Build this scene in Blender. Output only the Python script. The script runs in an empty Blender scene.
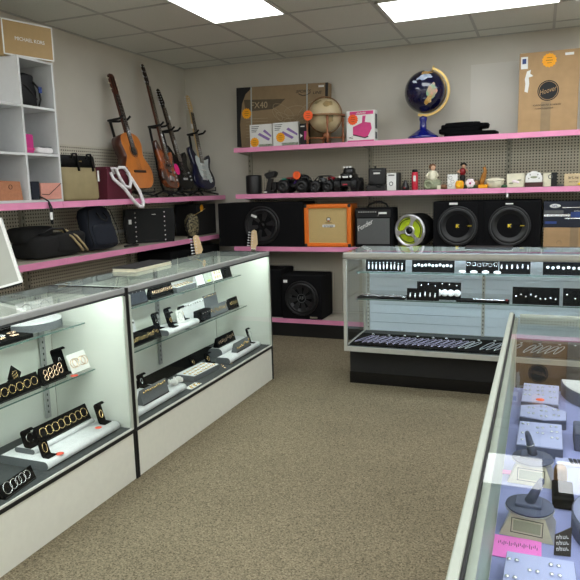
import bpy, bmesh, math, random
from mathutils import Vector, Matrix, Euler, noise
random.seed(7)
R = math.radians
SC = bpy.context.scene
COL = SC.collection

# ------------------------------------------------------------------ camera
cam_d = bpy.data.cameras.new('camera')
cam = bpy.data.objects.new('camera', cam_d)
COL.objects.link(cam)
cr = Vector((0.93120961, 0.36348926, -0.02691142))
cu = Vector((-0.03201412, 0.15511757, 0.98737715))
cf = Vector((-0.36307543, 0.91859354, -0.15608376))
cm = Matrix((cr, cu, -cf)).transposed().to_4x4()
cm.translation = (0, 0, 1.41)
cam.matrix_world = cm
cam_d.sensor_width = 36
cam_d.lens = 633.82 / 580 * 36
cam_d.clip_start = 0.02
SC.camera = cam

# ------------------------------------------------------------------ world, exposure
w = bpy.data.worlds.new('world')
SC.world = w
w.use_nodes = True
w.node_tree.nodes['Background'].inputs[0].default_value = (0.9, 0.95, 1, 1)
w.node_tree.nodes['Background'].inputs[1].default_value = 0.12
SC.view_settings.view_transform = 'Standard'
SC.view_settings.look = 'None'
SC.view_settings.gamma = 1
SC.view_settings.use_curve_mapping = False
SC.view_settings.exposure = 1.5
SC.cycles.transparent_max_bounces = 32
SC.cycles.max_bounces = 8
SC.cycles.use_denoising = True
CEIL_POWER = 2.4      # emission of the ceiling troffers
CASE_POWER = 15.0      # emission of the case tubes


# ------------------------------------------------------------------ materials
def lin(c):
    return tuple(((v / 255) / 12.92 if v / 255 <= 0.04045 else ((v / 255 + 0.055) / 1.055) ** 2.4) for v in c)


MATS = {}


def mat(name, rgb, rough=0.6, metal=0.0, var=0.08, scale=30, bump=0.0, rgb2=None, spec=0.5, thr=None, coat=0):
    if name in MATS:
        return MATS[name]
    m = bpy.data.materials.new(name)
    m.use_nodes = True
    nt = m.node_tree
    b = nt.nodes['Principled BSDF']
    b.inputs['Roughness'].default_value = rough
    b.inputs['Metallic'].default_value = metal
    b.inputs['Specular IOR Level'].default_value = spec
    b.inputs['Coat Weight'].default_value = coat
    tc = nt.nodes.new('ShaderNodeTexCoord')
    n = nt.nodes.new('ShaderNodeTexNoise')
    n.inputs['Scale'].default_value = scale
    n.inputs['Detail'].default_value = 3
    nt.links.new(tc.outputs['Object'], n.inputs['Vector'])
    ramp = nt.nodes.new('ShaderNodeValToRGB')
    c = lin(rgb)
    c2 = lin(rgb2) if rgb2 else None
    if c2 is None:
        a = tuple(v * (1 - var) for v in c)
        d = tuple(min(1, v * (1 + var)) for v in c)
        p0, p1 = 0.3, 0.7
    else:
        a, d = c, c2
        p0, p1 = thr if thr else (0.35, 0.65)
    e = ramp.color_ramp.elements
    e[0].position, e[1].position = p0, p1
    e[0].color = (*a, 1)
    e[1].color = (*d, 1)
    nt.links.new(n.outputs['Fac'], ramp.inputs['Fac'])
    nt.links.new(ramp.outputs['Color'], b.inputs['Base Color'])
    if bump:
        bp = nt.nodes.new('ShaderNodeBump')
        bp.inputs['Strength'].default_value = bump
        bp.inputs['Distance'].default_value = 0.002
        nt.links.new(n.outputs['Fac'], bp.inputs['Height'])
        nt.links.new(bp.outputs['Normal'], b.inputs['Normal'])
    MATS[name] = m
    return m


def emat(name, rgb, strength):
    m = bpy.data.materials.new(name)
    m.use_nodes = True
    nt = m.node_tree
    nt.nodes.remove(nt.nodes['Principled BSDF'])
    e = nt.nodes.new('ShaderNodeEmission')
    e.inputs[0].default_value = (*rgb, 1)
    e.inputs[1].default_value = strength
    nt.links.new(e.outputs[0], nt.nodes['Material Output'].inputs[0])
    MATS[name] = m
    return m


def glassmat(name, tint, f0=0.045):
    m = bpy.data.materials.new(name)
    m.use_nodes = True
    nt = m.node_tree
    nt.nodes.remove(nt.nodes['Principled BSDF'])
    lw = nt.nodes.new('ShaderNodeLayerWeight')
    lw.inputs['Blend'].default_value = 0.5
    pw = nt.nodes.new('ShaderNodeMath'); pw.operation = 'POWER'; pw.inputs[1].default_value = 5
    ma = nt.nodes.new('ShaderNodeMath'); ma.operation = 'MULTIPLY_ADD'
    ma.inputs[1].default_value = 1 - f0; ma.inputs[2].default_value = f0
    nt.links.new(lw.outputs['Facing'], pw.inputs[0])
    nt.links.new(pw.outputs[0], ma.inputs[0])
    tr = nt.nodes.new('ShaderNodeBsdfTransparent'); tr.inputs[0].default_value = (*tint, 1)
    gl = nt.nodes.new('ShaderNodeBsdfGlossy'); gl.inputs['Roughness'].default_value = 0.0
    mx = nt.nodes.new('ShaderNodeMixShader')
    ge = nt.nodes.new('ShaderNodeNewGeometry')
    inv = nt.nodes.new('ShaderNodeMath'); inv.operation = 'SUBTRACT'; inv.inputs[0].default_value = 1
    nt.links.new(ge.outputs['Backfacing'], inv.inputs[1])
    fm = nt.nodes.new('ShaderNodeMath'); fm.operation = 'MULTIPLY'
    nt.links.new(ma.outputs[0], fm.inputs[0]); nt.links.new(inv.outputs[0], fm.inputs[1])
    nt.links.new(fm.outputs[0], mx.inputs[0])
    nt.links.new(tr.outputs[0], mx.inputs[1])
    nt.links.new(gl.outputs[0], mx.inputs[2])
    nt.links.new(mx.outputs[0], nt.nodes['Material Output'].inputs[0])
    MATS[name] = m
    return m


def pegmat(name, ax, rgb):
    m = mat(name, rgb, 0.7, var=0.04, scale=8)
    nt = m.node_tree
    b = nt.nodes['Principled BSDF']
    src = b.inputs['Base Color'].links[0].from_socket
    tc = nt.nodes.new('ShaderNodeTexCoord')
    sp = nt.nodes.new('ShaderNodeSeparateXYZ')
    nt.links.new(tc.outputs['Object'], sp.inputs[0])
    outs = []
    for a in (ax, 'Z'):
        mu = nt.nodes.new('ShaderNodeMath'); mu.operation = 'MULTIPLY'; mu.inputs[1].default_value = 1 / 0.0254
        nt.links.new(sp.outputs[a], mu.inputs[0])
        fr = nt.nodes.new('ShaderNodeMath'); fr.operation = 'FRACT'
        nt.links.new(mu.outputs[0], fr.inputs[0])
        su = nt.nodes.new('ShaderNodeMath'); su.operation = 'SUBTRACT'; su.inputs[1].default_value = 0.5
        nt.links.new(fr.outputs[0], su.inputs[0])
        sq = nt.nodes.new('ShaderNodeMath'); sq.operation = 'MULTIPLY'
        nt.links.new(su.outputs[0], sq.inputs[0]); nt.links.new(su.outputs[0], sq.inputs[1])
        outs.append(sq.outputs[0])
    ad = nt.nodes.new('ShaderNodeMath'); ad.operation = 'ADD'
    nt.links.new(outs[0], ad.inputs[0]); nt.links.new(outs[1], ad.inputs[1])
    lt = nt.nodes.new('ShaderNodeMath'); lt.operation = 'LESS_THAN'; lt.inputs[1].default_value = 0.055
    nt.links.new(ad.outputs[0], lt.inputs[0])
    mx = nt.nodes.new('ShaderNodeMix'); mx.data_type = 'RGBA'
    nt.links.new(lt.outputs[0], mx.inputs[0])
    nt.links.new(src, mx.inputs[6])
    mx.inputs[7].default_value = (0.02, 0.018, 0.015, 1)
    nt.links.new(mx.outputs[2], b.inputs['Base Color'])
    return m


mat('wall', (208, 203, 192), 0.85, var=0.04, scale=3, bump=0.05)
mat('ceiling_tile', (222, 223, 216), 0.95, var=0.05, scale=120, bump=0.3)
mat('tee', (184, 184, 180), 0.5, var=0.02)
mat('white_metal', (214, 214, 208), 0.45, var=0.03)
mat('white_panel', (226, 226, 214), 0.5, var=0.02)
mat('case_inside', (224, 228, 220), 0.55, var=0.02, scale=5)
mat('white_paint', (228, 228, 226), 0.4, var=0.02)
mat('cube_white', (212, 213, 214), 0.5, var=0.02)
mat('pink', (240, 152, 192), 0.35, var=0.05, scale=6)
mat('shelf_tan', (172, 166, 150), 0.6, var=0.05)
mat('upright', (165, 160, 145), 0.5, var=0.04)
mat('slot', (20, 20, 18), 0.9)
mat('black', (13, 13, 14), 0.65, var=0.2)
mat('black_gloss', (10, 10, 12), 0.25, var=0.2)
mat('black_plastic', (22, 22, 24), 0.4, var=0.2)
mat('black_velvet', (9, 10, 12), 0.95, var=0.3, spec=0.1)
mat('black_carpet', (15, 15, 17), 0.95, var=0.5, scale=400, bump=0.6, spec=0.2)
mat('black_kick', (14, 14, 15), 0.5, var=0.3)
mat('dark_deck', (62, 66, 68), 0.8, var=0.15, scale=60)
mat('grey_velvet', (98, 102, 106), 0.9, var=0.15, scale=200)
mat('white_leather', (222, 224, 226), 0.6, var=0.05, scale=40, bump=0.2)
mat('alu', (186, 186, 180), 0.38, 0.4, var=0.05)
mat('alu_grey', (172, 174, 174), 0.4, 0.25, var=0.05)
mat('alu_rail', (166, 172, 160), 0.45, 0.2, var=0.03)
mat('alu_white', (200, 206, 196), 0.4, 0.25, var=0.03)
mat('chrome', (225, 225, 228), 0.28, 0.85, var=0.02)
mat('gold', (244, 214, 158), 0.22, 1.0, var=0.05)
mat('rose_gold', (246, 214, 186), 0.22, 1.0, var=0.05)
mat('silver', (235, 235, 238), 0.18, 1.0, var=0.03)
mat('pearl', (240, 240, 240), 0.3, var=0.03)
mat('purple_silver', (205, 195, 225), 0.25, 0.8, var=0.05)
mat('orange_sticker', (255, 172, 22), 0.6, var=0.04)
mat('red_sticker', (255, 98, 35), 0.6, var=0.04)
mat('coral_sticker', (255, 96, 72), 0.6, var=0.04)
mat('hot_pink', (255, 40, 140), 0.6, var=0.04)
mat('kraft', (176, 144, 104), 0.8, var=0.06, scale=15, bump=0.1)
mat('kraft_dark', (150, 128, 98), 0.8, var=0.06, scale=15, bump=0.1)
mat('kraft_print', (96, 84, 66), 0.8, var=0.1)
mat('kraft_light', (182, 164, 132), 0.8, var=0.05)
mat('kors_tan', (176, 146, 98), 0.6, var=0.03)
mat('white_card', (235, 235, 232), 0.6, var=0.02)
mat('paper', (230, 230, 225), 0.7, var=0.03)
mat('dark_print', (28, 28, 30), 0.7, var=0.1)
mat('navy', (22, 28, 44), 0.7, var=0.2, scale=80)
mat('navy_bag', (19, 25, 38), 0.85, var=0.25, scale=200, bump=0.4)
mat('royal_blue', (12, 22, 110), 0.12, var=0.1, coat=0.5)
mat('deep_blue', (8, 10, 50), 0.15, var=0.1, coat=0.6)
mat('blue_print', (30, 60, 130), 0.4, var=0.3, scale=12)
mat('magenta', (196, 46, 130), 0.5, var=0.06)
mat('box_pink', (214, 58, 130), 0.5, var=0.06)
mat('purple', (142, 112, 178), 0.5, var=0.1)
mat('green_print', (70, 100, 60), 0.6, rgb2=(200, 205, 190), scale=90)
mat('olive_canvas', (150, 136, 100), 0.75, var=0.08, scale=12, bump=0.2)
mat('dark_leather', (7, 9, 11), 0.55, var=0.15, scale=60, bump=0.2, spec=0.3)
mat('burgundy', (92, 28, 46), 0.5, var=0.1, scale=60, bump=0.15)
mat('tan_leather', (176, 118, 86), 0.5, var=0.1, scale=50, bump=0.15)
mat('pink_leather', (214, 150, 136), 0.5, var=0.06, scale=50)
mat('tissue', (228, 224, 226), 0.75, var=0.08, scale=40, bump=0.3)
mat('duffel', (15, 15, 16), 0.85, var=0.4, scale=150, bump=0.5)
mat('stripe_tan', (178, 160, 120), 0.7, var=0.05)
mat('snake', (52, 48, 38), 0.5, rgb2=(150, 140, 105), scale=55, thr=(0.42, 0.58))
mat('spruce', (205, 122, 52), 0.3, var=0.12, scale=9, coat=0.5)
mat('mahogany', (74, 32, 18), 0.35, var=0.25, scale=12, coat=0.4)
mat('sunburst', (56, 24, 12), 0.25, rgb2=(176, 88, 36), scale=7, coat=0.5, thr=(0.4, 0.62))
mat('rosewood', (46, 34, 28), 0.5, var=0.25, scale=40)
mat('fretboard', (84, 72, 56), 0.5, var=0.15, scale=40)
mat('maple', (216, 186, 138), 0.4, var=0.08, scale=20)
mat('pickguard', (205, 212, 212), 0.35, var=0.03)
mat('orange_tolex', (236, 118, 28), 0.45, var=0.06, scale=150, bump=0.2)
mat('cane', (198, 172, 116), 0.8, var=0.15, scale=300, bump=0.4)
mat('grille_grey', (92, 94, 94), 0.8, var=0.18, scale=400, bump=0.4)
mat('cone', (24, 25, 27), 0.45, var=0.2)
mat('rubber', (20, 20, 22), 0.5, var=0.2)
mat('lime', (178, 200, 30), 0.4, var=0.15, scale=20)
mat('yellow', (232, 200, 40), 0.5, var=0.05)
mat('globe_sea', (200, 182, 144), 0.4, var=0.08, scale=10)
mat('globe_land', (120, 112, 84), 0.5, rgb2=(180, 150, 100), scale=12)
mat('bronze', (132, 98, 64), 0.4, 0.4, var=0.2, scale=30)
mat('turned_wood', (150, 92, 56), 0.45, var=0.15, scale=30)
mat('brass', (225, 192, 120), 0.3, 0.7, var=0.08)
mat('gem_gold', (190, 140, 50), 0.3, rgb2=(225, 200, 150), scale=30)
mat('gem_green', (120, 165, 130), 0.3, rgb2=(200, 150, 130), scale=25)
mat('gem_white', (210, 215, 225), 0.3, rgb2=(150, 170, 200), scale=25)
mat('red_plastic', (200, 36, 60), 0.35, var=0.08)
mat('dark_red', (140, 18, 30), 0.35, var=0.1)
mat('teal', (20, 130, 110), 0.4, var=0.1)
mat('violet', (110, 70, 190), 0.4, var=0.1)
mat('ivory', (226, 220, 196), 0.4, var=0.06, scale=30)
mat('skin', (222, 176, 146), 0.5, var=0.05)
mat('hair', (120, 82, 56), 0.6, var=0.15)
mat('sage', (140, 146, 118), 0.6, var=0.2, scale=30)
mat('amber_wood', (168, 112, 40), 0.4, var=0.2, scale=30)
mat('leaf', (44, 84, 50), 0.5, var=0.2)
mat('petal', (240, 226, 232), 0.5, var=0.04)
mat('wood_sign', (206, 184, 146), 0.6, var=0.08, scale=20)
mat('dark_wood', (70, 36, 34), 0.5, var=0.15, scale=20)
mat('lavender', (150, 156, 206), 0.85, var=0.06, scale=6, bump=0.2)
mat('lavender_pad', (178, 184, 224), 0.8, var=0.04, scale=10)
mat('slate_velvet', (88, 94, 118), 0.85, var=0.12, scale=150)
mat('champagne', (214, 208, 188), 0.35, 0.6, var=0.04)
mat('note_pink', (244, 130, 216), 0.7, var=0.03)
mat('brown_card', (58, 50, 42), 0.6, var=0.08)
mat('lcd', (160, 166, 140), 0.3, var=0.02)
mat('case_green', (160, 174, 156), 0.5, var=0.02, scale=5)
mat('slat_blue', (206, 216, 226), 0.5, var=0.02)
mat('board_white', (176, 178, 170), 0.5, var=0.04, scale=6)
mat('clear_plastic', (190, 196, 190), 0.1, var=0.03)
emat('tube_green', (0.86, 1.0, 0.92), CASE_POWER)
emat('tube_blue', (0.72, 0.88, 1.0), CASE_POWER * 1.1)
emat('tube_white', (0.86, 0.92, 1.0), CASE_POWER)
emat('diffuser', (0.95, 0.985, 1.0), CEIL_POWER)
glassmat('glass', (0.965, 0.978, 0.97), 0.03)
glassmat('glass_top', (0.965, 0.98, 0.972), 0.035)
mat('glass_edge', (86, 112, 106), 0.2, var=0.05)
pegmat('peg_x', 'X', (206, 199, 182))
pegmat('peg_y', 'Y', (170, 165, 152))


def carpet():
    m = mat('carpet', (136, 122, 102), 0.98, spec=0.1)
    nt = m.node_tree
    b = nt.nodes['Principled BSDF']
    for l in list(b.inputs['Base Color'].links):
        nt.links.remove(l)
    tc = nt.nodes.new('ShaderNodeTexCoord')
    vo = nt.nodes.new('ShaderNodeTexVoronoi'); vo.inputs['Scale'].default_value = 170
    n1 = nt.nodes.new('ShaderNodeTexNoise'); n1.inputs['Scale'].default_value = 140; n1.inputs['Detail'].default_value = 4
    n2 = nt.nodes.new('ShaderNodeTexNoise'); n2.inputs['Scale'].default_value = 1.2; n2.inputs['Detail'].default_value = 4
    for n in (vo, n1, n2):
        nt.links.new(tc.outputs['Object'], n.inputs['Vector'])
    sp = nt.nodes.new('ShaderNodeSeparateColor')
    nt.links.new(vo.outputs['Color'], sp.inputs[0])
    ad = nt.nodes.new('ShaderNodeMath'); ad.operation = 'MULTIPLY_ADD'; ad.inputs[1].default_value = 0.42
    nt.links.new(sp.outputs[0], ad.inputs[0]); nt.links.new(n1.outputs['Fac'], ad.inputs[2])
    rp = nt.nodes.new('ShaderNodeValToRGB')
    e = rp.color_ramp.elements
    e[0].position = 0.40; e[0].color = (*lin((88, 80, 64)), 1)
    e[1].position = 1.0; e[1].color = (*lin((152, 141, 117)), 1)
    nt.links.new(ad.outputs[0], rp.inputs[0])
    mr = nt.nodes.new('ShaderNodeMapRange'); mr.inputs[1].default_value = 0.3; mr.inputs[2].default_value = 0.7
    mr.inputs[3].default_value = 0.88; mr.inputs[4].default_value = 1.1
    nt.links.new(n2.outputs['Fac'], mr.inputs[0])
    vm = nt.nodes.new('ShaderNodeVectorMath'); vm.operation = 'SCALE'
    nt.links.new(rp.outputs[0], vm.inputs[0]); nt.links.new(mr.outputs[0], vm.inputs[3])
    nt.links.new(vm.outputs[0], b.inputs['Base Color'])
    bp = nt.nodes.new('ShaderNodeBump'); bp.inputs['Strength'].default_value = 0.7; bp.inputs['Distance'].default_value = 0.004
    nt.links.new(ad.outputs[0], bp.inputs['Height'])
    nt.links.new(bp.outputs[0], b.inputs['Normal'])


carpet()


# ------------------------------------------------------------------ mesh builder
def TR(x=0, y=0, z=0):
    return Matrix.Translation((x, y, z))


def RX(a): return Matrix.Rotation(R(a), 4, 'X')
def RY(a): return Matrix.Rotation(R(a), 4, 'Y')
def RZ(a): return Matrix.Rotation(R(a), 4, 'Z')


class B:
    def __init__(s, m=None):
        s.bm = bmesh.new(); s.mats = []; s.mi = 0; s.M = Matrix()
        if m: s.use(m)

    def use(s, m):
        m = MATS[m]
        if m not in s.mats: s.mats.append(m)
        s.mi = s.mats.index(m)
        return s

    def _add(s, verts, faces, smooth=False, M=None):
        M = s.M @ M if M is not None else s.M
        vs = [s.bm.verts.new(M @ Vector(v)) for v in verts]
        fs = []
        for f in faces:
            try:
                nf = s.bm.faces.new([vs[i] for i in f])
            except ValueError:
                continue
            nf.material_index = s.mi; nf.smooth = smooth
            fs.append(nf)
        return vs, fs

    def box(s, x0, x1, y0, y1, z0, z1, bev=0, M=None, seg=2):
        v = [(x, y, z) for z in (z0, z1) for y in (y0, y1) for x in (x0, x1)]
        f = [(0, 2, 3, 1), (4, 5, 7, 6), (0, 1, 5, 4), (2, 6, 7, 3), (0, 4, 6, 2), (1, 3, 7, 5)]
        vs, fs = s._add(v, f, False, M)
        if bev:
            es = list({e for q in fs for e in q.edges})
            r = bmesh.ops.bevel(s.bm, geom=es, offset=bev, segments=seg, profile=0.5, affect='EDGES', clamp_overlap=True)
            for q in r['faces']:
                q.material_index = s.mi; q.smooth = True
        return s

    def bc(s, c, d, bev=0, M=None):
        return s.box(c[0] - d[0] / 2, c[0] + d[0] / 2, c[1] - d[1] / 2, c[1] + d[1] / 2, c[2] - d[2] / 2, c[2] + d[2] / 2, bev, M)

    def rings(s, rings, closed=True, cap=True, smooth=True, M=None, loop=False):
        n = len(rings[0]); v = [p for r in rings for p in r]; f = []
        m = len(rings)
        for i in range(m if loop else m - 1):
            a, b = i * n, ((i + 1) % m) * n
            for j in range(n if closed else n - 1):
                k = (j + 1) % n
                f.append((a + j, a + k, b + k, b + j))
        vs, fs = s._add(v, f, smooth, M)
        if cap and not loop:
            for base in (0, (m - 1) * n):
                try:
                    q = s.bm.faces.new(vs[base:base + n]); q.material_index = s.mi
                except ValueError:
                    pass
        return s

    def lathe(s, prof, M=None, seg=20, smooth=True, cap=True):
        rings = [[(r * math.cos(2 * math.pi * j / seg), r * math.sin(2 * math.pi * j / seg), z) for j in range(seg)] for r, z in prof]
        return s.rings(rings, smooth=smooth, M=M, cap=cap)

    def cyl(s, p0, p1, r0, r1=None, seg=12, M=None):
        r1 = r0 if r1 is None else r1
        p0, p1 = Vector(p0), Vector(p1)
        d = p1 - p0
        q = d.to_track_quat('Z', 'Y').to_matrix().to_4x4(); q.translation = p0
        return s.lathe([(r0, 0), (r1, d.length)], (M or Matrix()) @ q, seg)

    def tube(s, pts, r, closed=False, seg=8, M=None):
        pts = [Vector(p) for p in pts]; n = len(pts); rings = []; up = None
        rr = r if isinstance(r, (list, tuple)) else [r] * n
        for i, p in enumerate(pts):
            if closed: t = pts[(i + 1) % n] - pts[i - 1]
            else: t = pts[min(i + 1, n - 1)] - pts[max(i - 1, 0)]
            t.normalize()
            if up is None:
                a = Vector((0, 0, 1)) if abs(t.z) < 0.9 else Vector((1, 0, 0))
                up = (a - t * a.dot(t)).normalized()
            else:
                up = (up - t * up.dot(t)).normalized()
            sd = t.cross(up)
            rings.append([p + (up * math.cos(2 * math.pi * j / seg) + sd * math.sin(2 * math.pi * j / seg)) * rr[i] for j in range(seg)])
        return s.rings(rings, M=M, loop=closed)

    def torus(s, Rr, r, M=None, n=28, seg=7, sx=1, sy=1):
        return s.tube([(Rr * sx * math.cos(2 * math.pi * i / n), Rr * sy * math.sin(2 * math.pi * i / n), 0) for i in range(n)], r, True, seg, M)

    def prism(s, poly, z0, z1, M=None, smooth=False):
        n = len(poly)
        v = [(x, y, z0) for x, y in poly] + [(x, y, z1) for x, y in poly]
        f = [tuple(range(n - 1, -1, -1)), tuple(range(n, 2 * n))]
        vs, fs = s._add(v, f, False, M)
        for i in range(n):
            k = (i + 1) % n
            q = s.bm.faces.new([vs[i], vs[k], vs[n + k], vs[n + i]])
            q.material_index = s.mi; q.smooth = smooth
        return s

    def ell(s, c, rad, M=None, seg=16, rn=10):
        prof = []
        for i in range(rn + 1):
            a = -math.pi / 2 + math.pi * i / rn
            prof.append((max(1e-4, math.cos(a)), math.sin(a)))
        T = TR(*c) @ Matrix.Diagonal((rad[0], rad[1], rad[2], 1))
        return s.lathe(prof, (M or Matrix()) @ T, seg)

    def soft(s, c, d, p=0.35, amp=0.01, M=None, seg=24, rn=12, sd=0, taper=0):
        """soft rounded box (superellipsoid) with cloth-like unevenness"""
        rings = []
        def sp(v): return math.copysign(abs(v) ** p, v)
        for i in range(rn + 1):
            a = -math.pi / 2 + math.pi * i / rn
            ring = []
            for j in range(seg):
                b = 2 * math.pi * j / seg
                k = max(0.02, abs(math.cos(a)) ** p)
                x, y, z = k * sp(math.cos(b)), k * sp(math.sin(b)), sp(math.sin(a))
                q = Vector((x * (1 - taper * (z + 1) / 2) * d[0] / 2, y * (1 - taper * (z + 1) / 2) * d[1] / 2, z * d[2] / 2))
                nz = noise.noise(q * 14 + Vector((sd, sd * 2, 0))) + 0.5 * noise.noise(q * 30 + Vector((sd, 0, 3)))
                nn = q.normalized() * nz * amp
                if z < -0.9: nn.z = 0
                ring.append(tuple(Vector(c) + q + nn))
            rings.append(ring)
        return s.rings(rings, M=M)

    def mesh(s, name='mesh'):
        me = bpy.data.meshes.new(name)
        bmesh.ops.recalc_face_normals(s.bm, faces=s.bm.faces)
        s.bm.to_mesh(me); s.bm.free()
        for m in s.mats: me.materials.append(m)
        return me

    def build(s, name, parent=None, label=None, cat=None, group=None, kind=None, M=None):
        o = bpy.data.objects.new(name, s.mesh(name))
        COL.objects.link(o)
        if parent: o.parent = parent
        if M is not None: o.matrix_local = M
        return tag(o, label, cat, group, kind)


def tag(o, label=None, cat=None, group=None, kind=None):
    if label: o['label'] = label
    if cat: o['category'] = cat
    if group: o['group'] = group
    if kind: o['kind'] = kind
    return o


def thing(name, label, cat, loc=(0, 0, 0), rz=0, group=None, M=None):
    o = bpy.data.objects.new(name, None); COL.objects.link(o)
    o.empty_display_size = 0.1
    o.matrix_world = M if M is not None else TR(*loc) @ RZ(rz)
    return tag(o, label, cat, group)


def copy_tree(o, parent=None):
    c = o.copy(); COL.objects.link(c); c.parent = parent
    for ch in list(o.children): copy_tree(ch, c)
    return c


def struct(name, b, **k):
    return b.build(name, kind='structure', **k)


TEXTS = {}


def textmesh(s, size, m, ext=0.0006, shear=0.0, sx=1.0):
    k = (s, size, m, ext, shear, sx)
    if k in TEXTS: return TEXTS[k]
    c = bpy.data.curves.new('t', 'FONT'); c.body = s; c.size = size; c.extrude = ext
    c.align_x = 'CENTER'; c.align_y = 'CENTER'; c.shear = shear; c.resolution_u = 3
    o = bpy.data.objects.new('t', c); COL.objects.link(o)
    bpy.context.view_layer.update()
    dg = bpy.context.evaluated_depsgraph_get()
    me = bpy.data.meshes.new_from_object(o.evaluated_get(dg))
    bpy.data.objects.remove(o); bpy.data.curves.remove(c)
    if sx != 1: me.transform(Matrix.Diagonal((sx, 1, 1, 1)))
    me.materials.clear(); me.materials.append(MATS[m])
    TEXTS[k] = me
    return me


def text(s, size, m, parent, M, shear=0.0, sx=1.0, name='lettering', ext=0.0006):
    o = bpy.data.objects.new(name, textmesh(s, size, m, ext, shear, sx)); COL.objects.link(o)
    o.parent = parent; o.matrix_local = M
    return o


FRONT = RX(90)       # flat art in XY turned to face -Y


def star_poly(r, n=14, k=0.86):
    return [((r if i % 2 else r * k) * math.cos(math.pi * i / n), (r if i % 2 else r * k) * math.sin(math.pi * i / n)) for i in range(2 * n)]


def star(parent, M, r=0.05, m='orange_sticker', label='orange starburst price sticker'):
    b = B(m).prism(star_poly(r), 0, 0.0012)
    b.use('dark_print')
    for i, (w_, y_) in enumerate(((r * .7, r * .35), (r * .9, 0), (r * .6, -r * .35))):
        b.box(-w_ / 2, w_ / 2, y_ - r * .025, y_ + r * .025, 0.0012, 0.0015)
    return b.build('price_sticker', parent, label, M=M)


def marks(n, h, m, parent, M, w_=None, name='lettering'):
    """a short line of tiny illegible print strokes"""
    rd = random.Random(n * 31 + int(h * 1e4))
    b = B(m); x = 0; u = h * .16
    for k in range(n):
        ww = h * rd.choice((.35, .5, .6))
        b.box(x, x + u, 0, h * rd.choice((.7, 1)), 0, .0006)
        b.box(x, x + ww, 0, u, 0, .0006) if rd.random() < .5 else b.box(x, x + ww, h * .55, h * .55 + u, 0, .0006)
        if rd.random() < .5: b.box(x + ww - u, x + ww, 0, h * .7, 0, .0006)
        x += ww + h * .22
    return b.build(name, parent, M=M @ TR(-x / 2, -h / 2, 0))


# ------------------------------------------------------------------ room
XL, XR, YB, YF, ZC = -3.52, 3.4, 6.06, -3.2, 2.69
struct('floor', B('carpet').box(XL - .1, XR + .1, YF - .1, YB + .1, -.06, 0))
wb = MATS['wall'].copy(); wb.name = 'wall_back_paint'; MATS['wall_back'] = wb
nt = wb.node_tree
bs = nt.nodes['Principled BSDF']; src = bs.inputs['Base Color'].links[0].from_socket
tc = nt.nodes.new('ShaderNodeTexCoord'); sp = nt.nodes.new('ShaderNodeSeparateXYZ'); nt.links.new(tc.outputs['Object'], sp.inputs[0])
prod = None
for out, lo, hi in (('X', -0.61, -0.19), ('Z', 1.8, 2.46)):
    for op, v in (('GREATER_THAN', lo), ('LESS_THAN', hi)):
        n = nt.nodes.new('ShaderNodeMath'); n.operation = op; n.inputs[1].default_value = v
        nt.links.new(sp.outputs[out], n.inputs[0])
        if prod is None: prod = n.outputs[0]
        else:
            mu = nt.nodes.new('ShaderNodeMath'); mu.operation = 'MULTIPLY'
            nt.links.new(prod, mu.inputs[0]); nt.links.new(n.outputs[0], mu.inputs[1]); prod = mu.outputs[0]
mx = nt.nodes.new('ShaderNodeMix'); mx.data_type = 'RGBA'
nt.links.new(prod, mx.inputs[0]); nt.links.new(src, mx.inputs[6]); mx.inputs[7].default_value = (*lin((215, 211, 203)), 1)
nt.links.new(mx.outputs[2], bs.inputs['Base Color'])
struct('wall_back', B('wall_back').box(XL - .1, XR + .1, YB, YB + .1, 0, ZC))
struct('wall_left', B('wall').box(XL - .1, XL, YF, YB, 0, ZC))
struct('wall_right', B('wall').box(XR, XR + .1, YF, YB, 0, ZC))
struct('wall_front', B('wall').box(XL - .1, XR + .1, YF - .1, YF, 0, ZC))
struct('baseboard_back', B('black_kick').box(XL, XR, YB - .012, YB, 0, .1))
struct('baseboard_left', B('black_kick').box(XL, XL + .012, YF, YB - .012, 0, .1))

LIGHTS = [(-2.37, -1.77, 3.36, 4.57), (-1.12, 0.10, 4.585, 5.185), (0.17, 1.39, 4.585, 5.185),
          (-2.37, -1.77, 0.3, 1.51), (0.03, .63, 1.55, 2.76), (1.83, 2.43, 2.2, 3.41), (-0.57, .03, -1.5, -.29),
          (-2.37, -1.77, -2.4, -1.19), (1.83, 2.43, -1.2, 0.01),
          (-1.17, -.57, 0.9, 2.11), (1.83, 2.43, .5, 1.71), (0.63, 1.23, -1.5, -.29), (-3.3, -2.7, -.6, .61)]  # this last row: unseen troffers added as fill light
b = B('ceiling_tile').box(XL - .1, XR + .1, YF - .1, YB + .1, ZC, ZC + .08)
struct('ceiling', b)
gx = [-3.57 + .6 * i for i in range(12)]
gy = [-3.18 + .605 * i - .35 for i in range(17)]
gx = [x for x in gx if XL < x < XR]
gy = [4.577 + .607 * i for i in range(-12, 3)]
b = B('tee')
for x in [-2.97, -2.37, -1.77, -1.145, -.545, .06, .66, 1.26, 1.86, 2.46, 3.06]:
    b.box(x - .011, x + .011, YF, YB, ZC - .004, ZC)
for y in gy:
    if YF < y < YB: b.box(XL, XR, y - .011, y + .011, ZC - .0045, ZC - .0005)
b.box(XL, XR, YB - .02, YB, ZC - .006, ZC); b.box(XL, XL + .02, YF, YB, ZC - .006, ZC)
struct('trim_1', b)
LL = ['ceiling troffer running away from viewer above the aisle between the left cases, nearer the guitars',
      'wide ceiling troffer in front of the back wall, above the blue globe',
      'ceiling troffer seen only mirrored in the glass top of the right case',
      'ceiling troffer above the near end of the left cases', 'ceiling troffer above the right jewelry case',
      'ceiling troffer at the right side of the shop', 'ceiling troffer behind the viewer',
      'ceiling troffer in the rear left of the shop', 'ceiling troffer in the rear right of the shop',
      'added fill troffer over the aisle between the cases', 'added fill troffer right of the right jewelry case',
      'added fill troffer behind the viewer, right of its neighbour', 'added fill troffer close to the left wall']
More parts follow.
